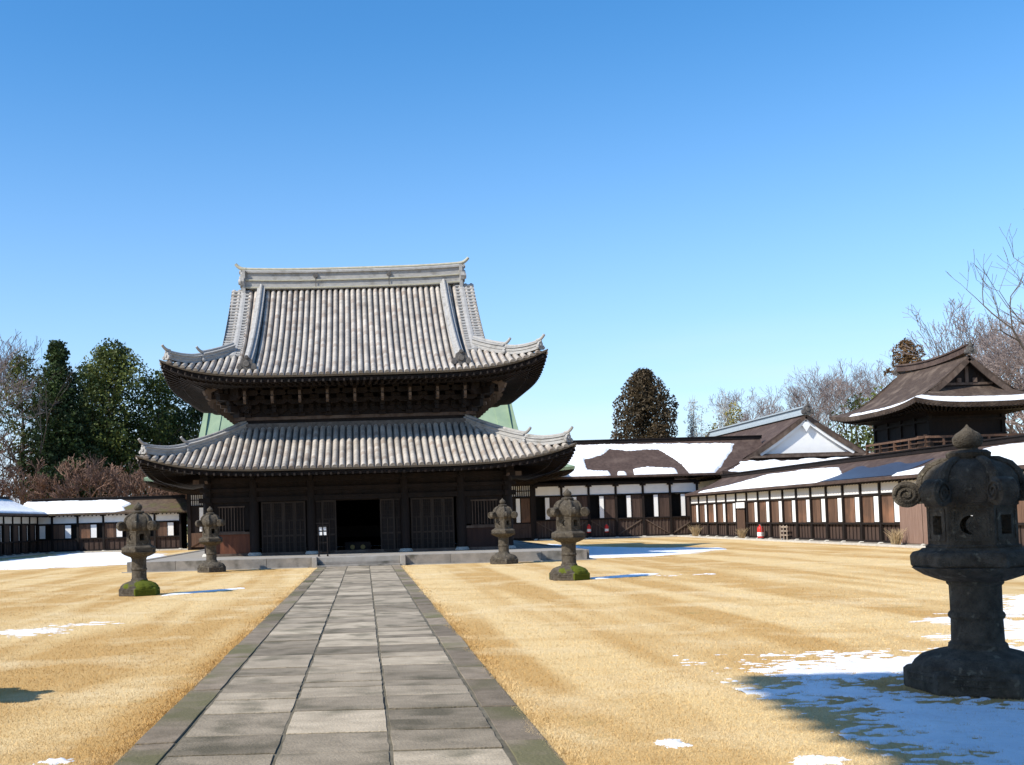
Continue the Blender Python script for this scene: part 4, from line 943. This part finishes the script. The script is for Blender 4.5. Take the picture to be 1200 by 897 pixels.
# ================================================================ SNOW
def inpoly(px, py, poly):
    ins = np.zeros(px.shape, bool); n = len(poly)
    for i in range(n):
        x0_, y0_ = poly[i]; x1_, y1_ = poly[(i + 1) % n]
        if y0_ == y1_: continue
        c = ((y0_ > py) != (y1_ > py)) & (px < (x1_ - x0_) * (py - y0_) / (y1_ - y0_) + x0_); ins ^= c
    return ins
def pdist(px, py, poly):
    d = np.full(px.shape, 1e9); n = len(poly)
    for i in range(n):
        ax, ay = poly[i]; bx, by = poly[(i + 1) % n]; dx, dy = bx - ax, by - ay; L2 = dx * dx + dy * dy + 1e-9
        t = np.clip(((px - ax) * dx + (py - ay) * dy) / L2, 0, 1); d = np.minimum(d, np.hypot(px - ax - t * dx, py - ay - t * dy))
    return np.where(inpoly(px, py, poly), d, -d)
def vnoise(x, y, seed):
    r_ = np.random.RandomState(seed); tb = r_.rand(256, 256)
    xi = np.floor(x).astype(int); yi = np.floor(y).astype(int); fx = x - xi; fy = y - yi; fx = fx * fx * (3 - 2 * fx); fy = fy * fy * (3 - 2 * fy)
    g_ = lambda a, b: tb[a % 256, b % 256]
    return (g_(xi, yi) * (1 - fx) + g_(xi + 1, yi) * fx) * (1 - fy) + (g_(xi, yi + 1) * (1 - fx) + g_(xi + 1, yi + 1) * fx) * fy
def fbm(x, y, seed, o=4):
    s = 0; a = .5
    for i in range(o): s = s + a * vnoise(x * 2 ** i + 13.7 * i, y * 2 ** i, seed + i); a *= .5
    return s / (1 - .5 ** o) - .5
def snow(name, polys, holes, step, surf, label, amp=1.0, soft=.3, nscale=2.0, bias=0., seed=1, thick=.03, fine=0., aspect=1., str_=1.):
    xs_ = [p[0] for P in polys for p in P]; ys_ = [p[1] for P in polys for p in P]
    m_ = soft; gx = np.arange(min(xs_) - m_, max(xs_) + m_, step); gy = np.arange(min(ys_) - m_, max(ys_) + m_, step * aspect); X, Y = np.meshgrid(gx, gy, indexing='ij')
    D = np.full(X.shape, -1e9)
    for P in polys: D = np.maximum(D, pdist(X, Y, P))
    for P in holes: D = np.minimum(D, -pdist(X, Y, P))
    f = np.clip(D / soft, -1, 1) + bias + amp * fbm(X * nscale / str_, Y * nscale * str_, seed) * 2
    if fine: f = f + fine * fbm(X * nscale * 7 / str_, Y * nscale * 7 * str_, seed + 9, 3) * 2
    Z = np.clip(f * 1.5, -.6, 1) * thick + (fbm(X * 3, Y * 3, seed + 4) * thick * .5) * (f > 0)
    keep = (f[:-1, :-1] > -.35) | (f[1:, :-1] > -.35) | (f[:-1, 1:] > -.35) | (f[1:, 1:] > -.35)
    idx = -np.ones(X.shape, int); ii, jj = np.nonzero(keep)
    used_ = np.zeros(X.shape, bool); 
    for a, b in ((0, 0), (1, 0), (0, 1), (1, 1)): used_[ii + a, jj + b] = True
    idx[used_] = np.arange(used_.sum()); vx, vy, vz = X[used_], Y[used_], Z[used_]
    V = np.array([surf(a, b, c) for a, b, c in zip(vx, vy, vz)]) if surf else np.stack([vx, vy, vz], 1)
    F_ = np.stack([idx[ii, jj], idx[ii + 1, jj], idx[ii + 1, jj + 1], idx[ii, jj + 1]], 1)
    me = bpy.data.meshes.new(name); me.from_pydata(V.tolist(), [], F_.tolist()); me.materials.append(MATS['snow']); me.shade_smooth()
    o = bpy.data.objects.new(name, me); col.objects.link(o); tag(o, label, 'snow', None, 'stuff'); return o
# ground
snow('snow', [[(4.35, 11.7), (5.36, 12.2), (6.23, 12.1), (7.2, 12.6), (8.5, 12.6), (9.5, 9), (8, 5), (4.1, 5), (4.2, 7.2), (4.3, 8.9), (4.4, 11.0)]], [[(4.6, 10.3), (5.0, 9.4), (6.1, 9.0), (7.0, 9.5), (6.9, 10.7), (5.2, 10.9)]], .026, None, 'patchy snow on the lawn in the gate shadow round the near lantern', 1.2, .45, 1.5, .4, 3, .012, 2.0, 1., 1.25)
snow('snow', [[(7.4, 14.2), (9.5, 17), (11.5, 19.8), (13.5, 19.7), (9, 12.6), (7.4, 12.4)]], [], .06, None, 'thin snow streaks on the lawn at the right edge beyond the near lantern', 1.3, .9, .9, -.35, 5, .014, 1.3, 1., 1.5)
snow('snow', [[(-20, 49), (-20.5, 79), (-17.5, 79.5), (-9.3, 62.5), (-8.9, 56), (-12.0, 50), (-15, 48.5)]], [], .16, None, 'wide snow sheet on the ground before the left corridors', 1.3, 1.3, .4, -.05, 7, .03, .9, 1., 1.5)
snow('snow', [[(-22, 38), (-14.5, 42.5), (-12.8, 41), (-14, 38), (-20, 34)]], [], .1, None, 'thin snow band on the far left lawn', .9, .9, .5, -.15, 8, .03, .7)
snow('snow', [[(-6.4, 18.4), (-5.4, 19.7), (-4.3, 20.4), (-4.0, 19.0), (-4.5, 17.8), (-5.4, 17.0)], [(-3.95, 19.3), (-3.75, 19.35), (-3.5, 19.0), (-3.8, 18.7)]], [], .04, None, 'small scattered snow flecks on the left lawn', 1.5, .7, 1.3, -1.0, 11, .012, 1.6, 1., 1.5)
snow('snow', [[(-4.7, 26.95), (-4.65, 27.5), (-3.0, 29.5), (-2.95, 29.1)]], [], .04, None, 'thin snow strip in the shadow of the left mossy lantern', .3, .12, 1.5, .25, 12, .02, .2)
snow('snow', [[(6.2, 28.9), (6.2, 29.5), (7.8, 30.9), (8.3, 30.7), (8.0, 30.1)]], [], .04, None, 'thin snow strip in the shadow of the right mossy lantern', .3, .2, 1.5, .2, 13, .02, .3)
snow('snow', [[(7.8, 29.6), (9.6, 30.4), (9.9, 29.6), (8.4, 29)]], [], .05, None, 'faint snow flecks right of the right mossy lantern', 1.2, .5, 1.0, -.5, 14, .02, .8)
snow('snow', [[(9.2, 43.2), (9.2, 50), (9.2, 60), (11.5, 68), (12.0, 60), (13.8, 55), (16.4, 51.5), (15.8, 49), (13.6, 45.2), (11.3, 43.4)]], [], .12, None, 'snow patch in the temple shadow beside the right end of the terrace', .9, .8, .45, .1, 17, .03, .5, 1., 1.5)
snow('snow', [[(2.35, 7.9), (2.3, 8.1), (2.5, 8.15), (2.55, 7.95)], [(3.0, 7.3), (3.1, 7.5), (3.35, 7.4), (3.3, 7.2)], [(-2.1, 7.95), (-2.1, 8.1), (-1.9, 8.1), (-1.9, 7.95)]], [], .02, None, 'tiny snow crumbs on the lawn beside the lower path', .9, .12, 5, -.1, 15, .018, .7)
# roofs
def on_roof(loc, rz, surf, ew, rw):
    c, s_ = math.cos(rz), math.sin(rz)
    def f(u, q, h):
        y = -ew + q * (ew + rw); z = surf(y) + h + .015; return (loc[0] + u * c - y * s_, loc[1] + u * s_ + y * c, z)
    return f
B = lambda pts, x0_: [(u - x0_, q) for u, q in pts]
# scale v axis by using q*4 as distance so noise is isotropic
def roof_snow(loc, rz, surf, ew, rw, polys, holes, label, step=.1, **k):
    Lw = ew + rw; f0 = on_roof(loc, rz, surf, ew, rw)
    sc_ = lambda P: [(u, min(q, .97) * Lw) for u, q in P]
    return snow('snow', [sc_(P) for P in polys], [sc_(P) for P in holes], step, lambda u, d, h: f0(u, min(max(d / Lw, .012), .985), h), label, **k)
roof_snow((12.4, 79, 0), 0, surfB, .75, 3.0, [B([(12.6, .93), (18.43, .93), (27.6, .88), (25.1, .02), (12.6, .02)], 12.4)],
          [B([(16.3, .60), (17.6, .70), (18.4, .86), (19.59, .80), (22.0, .82), (22.6, .64), (23.2, .35), (23.4, -.1), (22.5, -.1), (22.45, .2), (20.61, .28), (19.6, .23), (19.4, -.1), (18.75, -.1), (18.85, .12), (18.4, .14), (18.1, -.1), (17.75, -.1), (17.7, .17), (16.25, .22)], 12.4)],
          'thick snow with a bare brown gap on the tall back corridor roof', .07, amp=.5, soft=.14, nscale=1.6, bias=.3, fine=.35, seed=21, thick=.11)
Wm = lambda pts: [(77.6 - y, q) for y, q in pts]
roof_snow((23.1, 77.6, 0), R(-90), surfW, .42, 2.4, [Wm([(74.5, .03), (68, .80), (62.3, .85), (57.5, .78), (55.0, .45), (55.2, .03)])], [], 'long snow strip on the far half of the right wing roof', .08, amp=.45, soft=.2, nscale=1.0, bias=.2, seed=23, thick=.09)
roof_snow((23.1, 77.6, 0), R(-90), surfW, .42, 2.4, [Wm([(47.2, .03), (45.0, .72), (43.5, .86), (30, .88), (30, .03)])], [], 'snow strip on the near half of the right wing roof below the raised hall', .08, amp=.25, soft=.15, nscale=1.0, bias=.2, seed=24, thick=.09)
f0 = on_roof((23.1, 77.6, 0), R(-90), surfW, .42, 2.4)
f = MB(); f.grid(lambda u, q: f0(u, q * .62 + .05 + (.06 * math.sin(u * 1.7)) * (q > .5), .01), lin(77.6 - 54.9, 77.6 - 47.4, 16), lin(0, 1, 7)); o = f.build('wet_shingles', 'wet_roof', None, recalc=False); o.data.transform(Matrix.Rotation(R(90), 4, 'Z') @ Matrix.Translation((-23.1, -77.6, 0))); o.parent = wingR
roof_snow((-24.4, 81, 0), 0, surfL, .5, 1.8, [[(-.5, .03), (-.5, .93), (6.6, .93), (7.4, .7), (6.9, .45), (7.2, .2), (6.6, .03)]], [], 'snow blanket on the low back corridor roof left of the temple', .08, amp=.35, soft=.15, nscale=1.6, bias=.2, seed=25, thick=.11)
roof_snow((-23.6, 22, 0), R(90), surfWL, .9, 2.2, [[(20, .03), (20, .95), (59, .95), (59, .03)]], [], 'snow blanket on the roof of the shaded left wing', .14, amp=.2, soft=.15, nscale=1.0, bias=.25, seed=26, thick=.1)
# gabled hall skirt and tower skirt (front ends = local -x)
def side_snow(rf, loc, rz, poly, label, step, **k):
    c, s_ = math.cos(rz), math.sin(rz)
    def f(y, d, h):
        p = rf.side(y, max(.03, min(d, rf.dmax_side(y)))); x = -p[0]; return (loc[0] + x * c - p[1] * s_, loc[1] + x * s_ + p[1] * c, p[2] + h + .02)
    return snow('snow', poly, [], step, f, label, **k)
side_snow(KR, (32.4, 90.8, 0), R(90), [[(-6.2, .3), (-4.6, 1.9), (-4.0, 2.1), (4.4, 2.1), (5.0, 1.6), (6.6, .08), (-3, .05)]], 'snow on the front skirt roof below the white gable', .08, amp=1.6, soft=.2, nscale=1.0, bias=.1, seed=31, thick=.08)
side_snow(TR, (31.0, 59.3, 0), R(90), [[(-3.45, .05), (-3.0, .62), (3.0, .7), (3.5, .05)]], 'snow band on the front eave of the raised hall roof', .05, amp=.25, soft=.1, nscale=1.5, bias=.2, seed=32, thick=.07)
# left slope of the tower: thin streak of snow near the eave (local +y side is -X world)
def front_snow(rf, loc, rz, sgn, poly, label, step, **k):
    c, s_ = math.cos(rz), math.sin(rz)
    def f(x, d, h):
        p = rf.front(x, max(.03, min(d, rf.dmax_front(x)))); y = p[1] * sgn; return (loc[0] + p[0] * c - y * s_, loc[1] + p[0] * s_ + y * c, p[2] + h + .02)
    return snow('snow', poly, [], step, f, label, **k)
front_snow(TR, (31.0, 59.3, 0), R(90), -1, [[(-4.8, .05), (-4.2, .5), (-1, .42), (2.5, .3), (2.5, .05)]], 'thin broken snow along the left eave of the raised hall roof', .05, amp=.9, soft=.15, nscale=2.2, bias=-.05, seed=33, thick=.05, fine=.6)
# snow cap on near lantern
f = MB(); f.lathe([(.0, 0.055), (.08, .05), (.15, .03), (.19, -.01), (.17, -.04)], 20); o = f.build('snow', 'snow', smooth=True); o.location = (5.73 + .22, 10.03 + .10, 2.035); o.rotation_euler = (0, R(22), 0); tag(o, 'small pad of snow on top of the near lantern cap', 'snow')

# ================================================================ GRASS BLADES NEAR THE VIEWER
def grass():
    rs = np.random.RandomState(5); N = 330000
    u = rs.rand(N); y = 1 / (1 / 6.6 - u * (1 / 6.6 - 1 / 55.)); x = (rs.rand(N) * 2 - 1); x = .9 + x * (.46 * y + 1.6)
    k = (np.abs(x) > 1.56 + .03 * np.sin(y * 3.1) - .07 * rs.rand(N)) & ((y < 41) | (np.abs(x) > 9)); x, y = x[k], y[k]; n = len(x)
    ne = 36000; ye = 1 / (1 / 6.6 - rs.rand(ne) * (1 / 6.6 - 1 / 41.)); xe = (1.50 + .12 * np.abs(rs.normal(size=ne)) - .035 * np.maximum(0, np.sin(ye * 2.3) + np.sin(ye * 5.9 + 1))) * np.where(rs.rand(ne) < .5, -1, 1)
    x = np.concatenate([x, xe]); y = np.concatenate([y, ye]); n = len(x); ed = np.ones(n); ed[-ne:] = 1.5
    h = ed * rs.uniform(.008, .017, n) * (1 + .3 * np.minimum(1, y / 14)); wd = rs.uniform(.0035, .0065, n) * (y / 9) ** .9; a = rs.uniform(0, 2 * np.pi, n); ln = rs.uniform(.2, 1.4, n) * h; b = rs.uniform(0, 2 * np.pi, n)
    V = np.zeros((n, 3, 3), np.float32); V[:, 0] = np.stack([x - np.cos(a) * wd / 2, y - np.sin(a) * wd / 2, -.002 * np.ones(n)], 1); V[:, 1] = np.stack([x + np.cos(a) * wd / 2, y + np.sin(a) * wd / 2, -.002 * np.ones(n)], 1)
    V[:, 2] = np.stack([x + np.cos(b) * ln, y + np.sin(b) * ln, h], 1)
    me = bpy.data.meshes.new('grass'); me.vertices.add(n * 3); me.vertices.foreach_set('co', V.ravel()); me.loops.add(n * 3); me.loops.foreach_set('vertex_index', np.arange(n * 3, dtype=np.int32)); me.polygons.add(n); me.polygons.foreach_set('loop_start', np.arange(0, n * 3, 3, dtype=np.int32)); me.update(calc_edges=True)
    me.materials.append(MATS['grass_blade']); o = bpy.data.objects.new('grass', me); col.objects.link(o); tag(o, 'short dry golden grass of the lawn beside the path', 'grass', None, 'stuff')
grass()

# ================================================================ TREES
def leaves_mesh(name, centers, radii, n_each, size, m, parent, seed, flat=1.0):
    rs = np.random.RandomState(seed); C = []
    for c, r in zip(centers, radii):
        n = int(n_each * (r[0] * r[1]) ); d = rs.normal(size=(n, 3)); d /= np.linalg.norm(d, axis=1)[:, None]; rad = rs.uniform(.55, 1.06, n) ** .7
        C.append(np.array(c) + d * rad[:, None] * np.array(r))
    P_ = np.concatenate(C); n = len(P_); s = rs.uniform(.6, 1.3, n) * size
    a = rs.normal(size=(n, 3)); a /= np.linalg.norm(a, axis=1)[:, None]; b = np.cross(a, rs.normal(size=(n, 3))); b /= np.linalg.norm(b, axis=1)[:, None]; a = a * s[:, None]; b = b * s[:, None] * .6
    V = np.stack([P_ - a, P_ - b * .9, P_ + a, P_ + b], 1).astype(np.float32)
    me = bpy.data.meshes.new(name); me.vertices.add(n * 4); me.vertices.foreach_set('co', V.ravel()); me.loops.add(n * 4); me.loops.foreach_set('vertex_index', np.arange(n * 4, dtype=np.int32)); me.polygons.add(n); me.polygons.foreach_set('loop_start', np.arange(0, n * 4, 4, dtype=np.int32)); me.update(calc_edges=True)
    me.materials.append(MATS[m]); o = bpy.data.objects.new(name, me); col.objects.link(o); o.parent = parent; return o
def trunk_mesh(parent, H, r0, seed, limbs=8, start=.3, reach=.3, m='bark', spread=.8):
    r_ = random.Random(seed); t = MB(); pts = [(0, 0, -.2)]; x = y = 0
    for i in range(1, 7): x += r_.uniform(-.15, .15); y += r_.uniform(-.15, .15); pts.append((x, y, H * i / 6.4))
    t.tube(pts, [r0 * (1 - .14 * i) for i in range(7)], 8)
    for k in range(limbs):
        q = r_.uniform(start, .9); i = int(q * 6); p = Vector(pts[i]).lerp(Vector(pts[min(6, i + 1)]), q * 6 - i); a = r_.uniform(0, 6.28); l = H * reach * (1.1 - q * .6)
        e = p + Vector((math.cos(a) * l * spread, math.sin(a) * l * spread, l * .6)); mid = p.lerp(e, .5) + Vector((0, 0, -l * .08)); t.tube([p, mid, e], [r0 * .4 * (1 - q * .5), r0 * .25 * (1 - q * .4), r0 * .06], 5)
    return t.build('trunk', m, parent, smooth=True)
def leafy(name, loc, H, Wd, m, label, cat, seed, shape='round', n=34, dens=46, size=.2, start=.25, group=None, trunk_r=.3):
    root = tag(empty(name, loc), label, cat, group); r_ = random.Random(seed); C, Rr = [], []
    for i in range(n):
        q = start + (1 - start) * (i + r_.random()) / n; z = H * q
        if shape == 'cone': rad = Wd * (1.02 - (q - start) / (1 - start)) ** .8 * (.8 + .4 * r_.random())
        elif shape == 'column': rad = Wd * min(1, 2.2 * (1 - q) ** .55) * (.9 + .15 * r_.random()) * (.75 + .25 * min(1, (q - start) * 4 + .3))
        else: t_ = (q - start) / (1 - start); rad = Wd * math.sqrt(max(0.03, 1 - (2 * t_ - .85) ** 2 / 1.35)) * (.7 + .45 * r_.random())
        a = i * 2.399 + r_.uniform(-.4, .4); cr = max(.45, Wd * r_.uniform(.22, .40) * (1 if shape != 'cone' else .6 + .5 * (1 - q)))
        rr = max(0, rad - cr * .7); C.append((rr * math.cos(a), rr * math.sin(a), z - cr * .2)); Rr.append((cr, cr, cr * (.72 if shape != 'cone' else .45)))
        if i % 2 == 0: C.append((rr * .3 * math.cos(a + 2), rr * .3 * math.sin(a + 2), z - .2)); Rr.append((cr, cr, cr * .6))
    trunk_mesh(root, H * .93, trunk_r, seed, 9, start); leaves_mesh('crown', C, Rr, dens, size, m, root, seed); return root
def bare(name, loc, H, label, seed, m='twig_grey', r0=.22, spread=.55, depth=6, first=.18, cat='bare tree', group=None, twig=.011, lean=(0, 0), kids=(2, 3)):
    root = tag(empty(name, loc), label, cat, group); r_ = random.Random(seed); t = MB(); tw = MB()
    def grow(p, d, l, r, k):
        n = 3 if k > 2 else 2; pts = [p]; dd = d.copy()
        for i in range(n): dd = (dd + Vector((r_.uniform(-.16, .16), r_.uniform(-.16, .16), r_.uniform(-.02, .12)))).normalized(); pts.append(pts[-1] + dd * l / n)
        r1 = max(twig, r * .66); (t if k >= depth - 2 else tw).tube(pts, [r + (r1 - r) * i / n for i in range(n + 1)], 6 if k >= depth - 1 else 3, False)
        if k == 0: return
        for q in range(r_.choice(kids) + (1 if k == depth else 0)):
            ax = Vector((r_.uniform(-1, 1), r_.uniform(-1, 1), r_.uniform(-.3, .3))).normalized(); nd = (Matrix.Rotation(r_.uniform(.3, .95) * (.6 + spread), 3, ax) @ dd).normalized(); nd.z = nd.z * .8 + .32; nd.normalize()
            grow(pts[-1] if q < 2 else pts[-2], nd, l * r_.uniform(.62, .85), r1 * r_.uniform(.7, .95), k - 1)
    grow(Vector((0, 0, -.1)), Vector((lean[0], lean[1], 1)).normalized(), H * first, r0, depth)
    mz = max(v[2] for v in tw.v); s_ = H / mz
    for q in (t, tw): q.v = [(v[0] * s_, v[1] * s_, v[2] * s_) for v in q.v]
    t.build('trunk', 'bark', root, smooth=True, recalc=False); tw.build('branches', m, root, recalc=False); return root

GL_ = 'trees beyond the left corridor'
leafy('conifer_tree', (-26.2, 96.5, 0), 18.3, 4.4, 'leaf_dark', 'dark green pointed conifer, tallest of the left group behind the corridor', 'tree', 41, 'cone', 90, 130, .15, .25, GL_)
leafy('evergreen_tree', (-29.8, 98, 0), 17.3, 3.1, 'leaf_green', 'narrow sparse topped evergreen left of the pointed conifer', 'tree', 42, 'round', 34, 110, .14, .38, GL_)
leafy('evergreen_tree', (-22.2, 100, 0), 18.2, 4.8, 'leaf_green', 'broad rounded evergreen right of the pointed conifer', 'tree', 43, 'round', 60, 95, .15, .3, GL_)
leafy('evergreen_tree', (-18.4, 103, 0), 15.9, 3.9, 'leaf_green', 'lower rounded evergreen between the broad one and the temple', 'tree', 44, 'round', 46, 95, .15, .3, GL_)
leafy('evergreen_tree', (-15.0, 105, 0), 13.9, 3.4, 'leaf_dark', 'lowest evergreen close to the left eave of the temple', 'tree', 45, 'round', 40, 90, .15, .3, GL_)
leafy('evergreen_tree', (-24.9, 103, 0), 16.8, 3.8, 'leaf_dark', 'dark evergreen filling the gap behind the conifer and the broad evergreen', 'tree', 57, 'round', 44, 110, .15, .3, GL_)
leafy('evergreen_tree', (-27.5, 108, 0), 13.5, 5.4, 'leaf_dark', 'dark wide evergreen filling the back of the left group', 'tree', 46, 'round', 46, 80, .17, .3, GL_)
leafy('evergreen_tree', (-19, 110, 0), 13.5, 4.8, 'leaf_dark', 'dark evergreen behind the rounded trees by the temple', 'tree', 49, 'round', 46, 80, .17, .3, GL_)
bare('bare_tree', (-37.6, 100, 0), 20.5, 'tall fine twigged bare tree at the left frame edge', 51, 'twig_grey', .3, .5, 8, kids=(2, 3, 3))
bare('bare_tree', (-33.4, 95, 0), 11.0, 'thin crooked bare tree with reddish twigs before the evergreens', 52, 'twig_red', .16, .6, 6, lean=(.1, 0))
bare('bare_tree', (-34.5, 92, 0), 9.5, 'low dark bare tree at the left edge behind the snowy roof', 53, 'twig_red', .2, .8, 7)
bare('bare_tree', (-29.3, 96, 0), 17.0, 'bare slender tree with a straight pale trunk in the left group', 54, 'bark', .22, .3, 5, first=.34)
bushes = []
for i, (x, y, h) in enumerate([(-35, 90, 6.6), (-31.8, 92, 6.0), (-29, 90, 7.2), (-26.2, 91, 7.8), (-23.5, 92, 8.0), (-20.8, 91, 8.0), (-18.4, 93, 8.2), (-16, 92, 7.6), (-13.6, 94, 7.0)]):
    if i < 3: o = bare('bare_bush', (x, y, 0), h, 'x', 60 + i, 'twig_red', .12, .75, 7, .14, 'bush', 'reddish bare bushes behind the left corridor', .009, kids=(2, 3, 3)); bushes.append(o); bh = h
    else:
        o = copy_tree(bushes[i % 3]); o.location = (x, y, 0); o.rotation_euler = (0, 0, i * 1.3); s_ = h / (6.6, 6.0, 7.2)[i % 3]; o.scale = (s_,) * 3
    o['label'] = ['reddish bare bush at the far left behind the wing roof', 'reddish bare bush second from the left edge', 'reddish bare bush below the straight trunked tree', 'reddish bare bush below the pointed conifer', 'reddish bare bush below the broad evergreen, left one', 'reddish bare bush below the broad evergreen, right one', 'reddish bare bush before the lower rounded evergreen', 'reddish bare bush above the left lantern, near the eave', 'reddish bare bush half hidden by the temple eave corner'][i]
# right side
leafy('cedar_tree', (28.4, 110, 0), 15.9, 3.2, 'leaf_cedar', 'rusty brown green columnar cedar standing alone above the snowy back roof', 'tree', 71, 'column', 120, 190, .14, .1)
for i, (x, h, lb) in enumerate(((33.3, 13.4, 'pale frosty bamboo right of the lone cedar, left one of two'), (36.3, 14.0, 'pale frosty bamboo right of the lone cedar, right one of two'))):
    root = tag(empty('bamboo', (x, 110, 0)), lb, 'bamboo', 'pale bamboos behind the gabled hall'); C, Rr = [], []; r_ = random.Random(80 + i); st = MB()
    for k in range(9):
        bx, by = r_.uniform(-.5, .5), r_.uniform(-.5, .5); hh = h * r_.uniform(.82, 1); lx = r_.uniform(-.5, .5)
        st.tube([(bx, by, 0), (bx, by, hh * .6), (bx + lx * .5, by, hh * .9), (bx + lx, by, hh)], [.04, .035, .02, .008], 4)
        for q in range(10): z = hh * (.5 + .5 * q / 10); C.append((bx + lx * (z / hh) ** 4 + r_.uniform(-.3, .3), by + r_.uniform(-.3, .3), z)); Rr.append((.35, .35, .3))
    st.build('stems', 'twig_grey', root); leaves_mesh('leaves', C, Rr, 330, .07, 'leaf_bamboo', root, 90 + i)
leafy('yellow_bush', (36.6, 108, 0), 12.2, 1.5, 'leaf_yellow', 'yellow leaved tree top beside the ridge of the gabled hall', 'tree', 75, 'round', 20, 220, .11, .4)
leafy('yellow_bush', (34.2, 107, 0), 10.3, .9, 'leaf_yellow', 'smaller yellow leaved bush just left of the gabled hall ridge', 'tree', 76, 'round', 12, 220, .11, .5)
GR_ = 'bare trees behind the gabled hall'
for i, (x, y, h, lb) in enumerate([(44.5, 122, 15.6, 'low bare tree just right of the white gable peak'), (49, 118, 17.0, 'bare tree between the white gable and the raised hall roof'), (54, 120, 18.5, 'taller bare tree left of the raised hall roof'), (40.5, 128, 13.0, 'small hazy bare tree left of the gable peak')]):
    bare('bare_tree', (x, y, 0), h, lb, 101 + i, 'twig_grey', .28, .6, 8, .2, group=GR_, twig=.010, kids=(2, 3, 3))
leafy('evergreen_tree', (50.5, 112, 0), 13.0, 3.4, 'leaf_green', 'olive green tree partly behind the left slope of the raised hall roof', 'tree', 77, 'round', 30, 34, .2, .3)
leafy('pruned_tree', (44.9, 90, 0), 15.2, 1.7, 'leaf_brown', 'brown leaved round topped tree above the raised hall ridge', 'tree', 78, 'round', 26, 330, .12, .74)
leafy('evergreen_tree', (41.5, 88, 0), 11.0, 2.2, 'leaf_green', 'green tree just left of the raised hall, above the white gable slope', 'tree', 79, 'round', 24, 46, .16, .3)
bare('pollarded_tree', (49.8, 94, 0), 18.2, 'pollarded bare tree with upright branches behind the raised hall ridge', 111, 'bark', .42, .2, 5, .45, twig=.02)
bare('bare_tree', (53.5, 96, 0), 15.8, 'leaning bare tree right of the pollarded one', 112, 'twig_grey', .3, .4, 7, .2, lean=(.15, 0), twig=.018)
bare('bare_tree', (48.4, 71, 0), 21.5, 'big dark bare tree rising at the right frame edge', 113, 'bark', .45, .5, 6, .42, twig=.018, lean=(-.02, 0))
for i, (x, y, h, lb) in enumerate([(54, 90, 18.8, 'fine twigged bare tree behind the right slope of the raised hall'), (50, 84, 15.5, 'lower bare tree beside the right eave of the raised hall'), (53, 80, 17.5, 'bare tree at the right frame edge behind the big dark one'), (59, 98, 20.5, 'tallest hazy bare tree far behind the right side of the raised hall')]):
    bare('bare_tree', (x, y, 0), h, lb, 121 + i, 'twig_grey', .25, .7, 8, .18, group='bare trees right of the raised hall', twig=.011, kids=(2, 3, 3))
# far wooded ground line so the horizon is closed
tag(leaves_mesh('distant_wood', [(x, 190 + 8 * math.sin(x * .3), 2.2) for x in range(-120, 160, 5)], [(4.5, 3, 3.0 + (x % 3) * .5) for x in range(-120, 160, 5)], 26, .45, 'leaf_dark', None, 200), 'low distant dark wood along the horizon behind the buildings', 'wood', None, 'stuff')
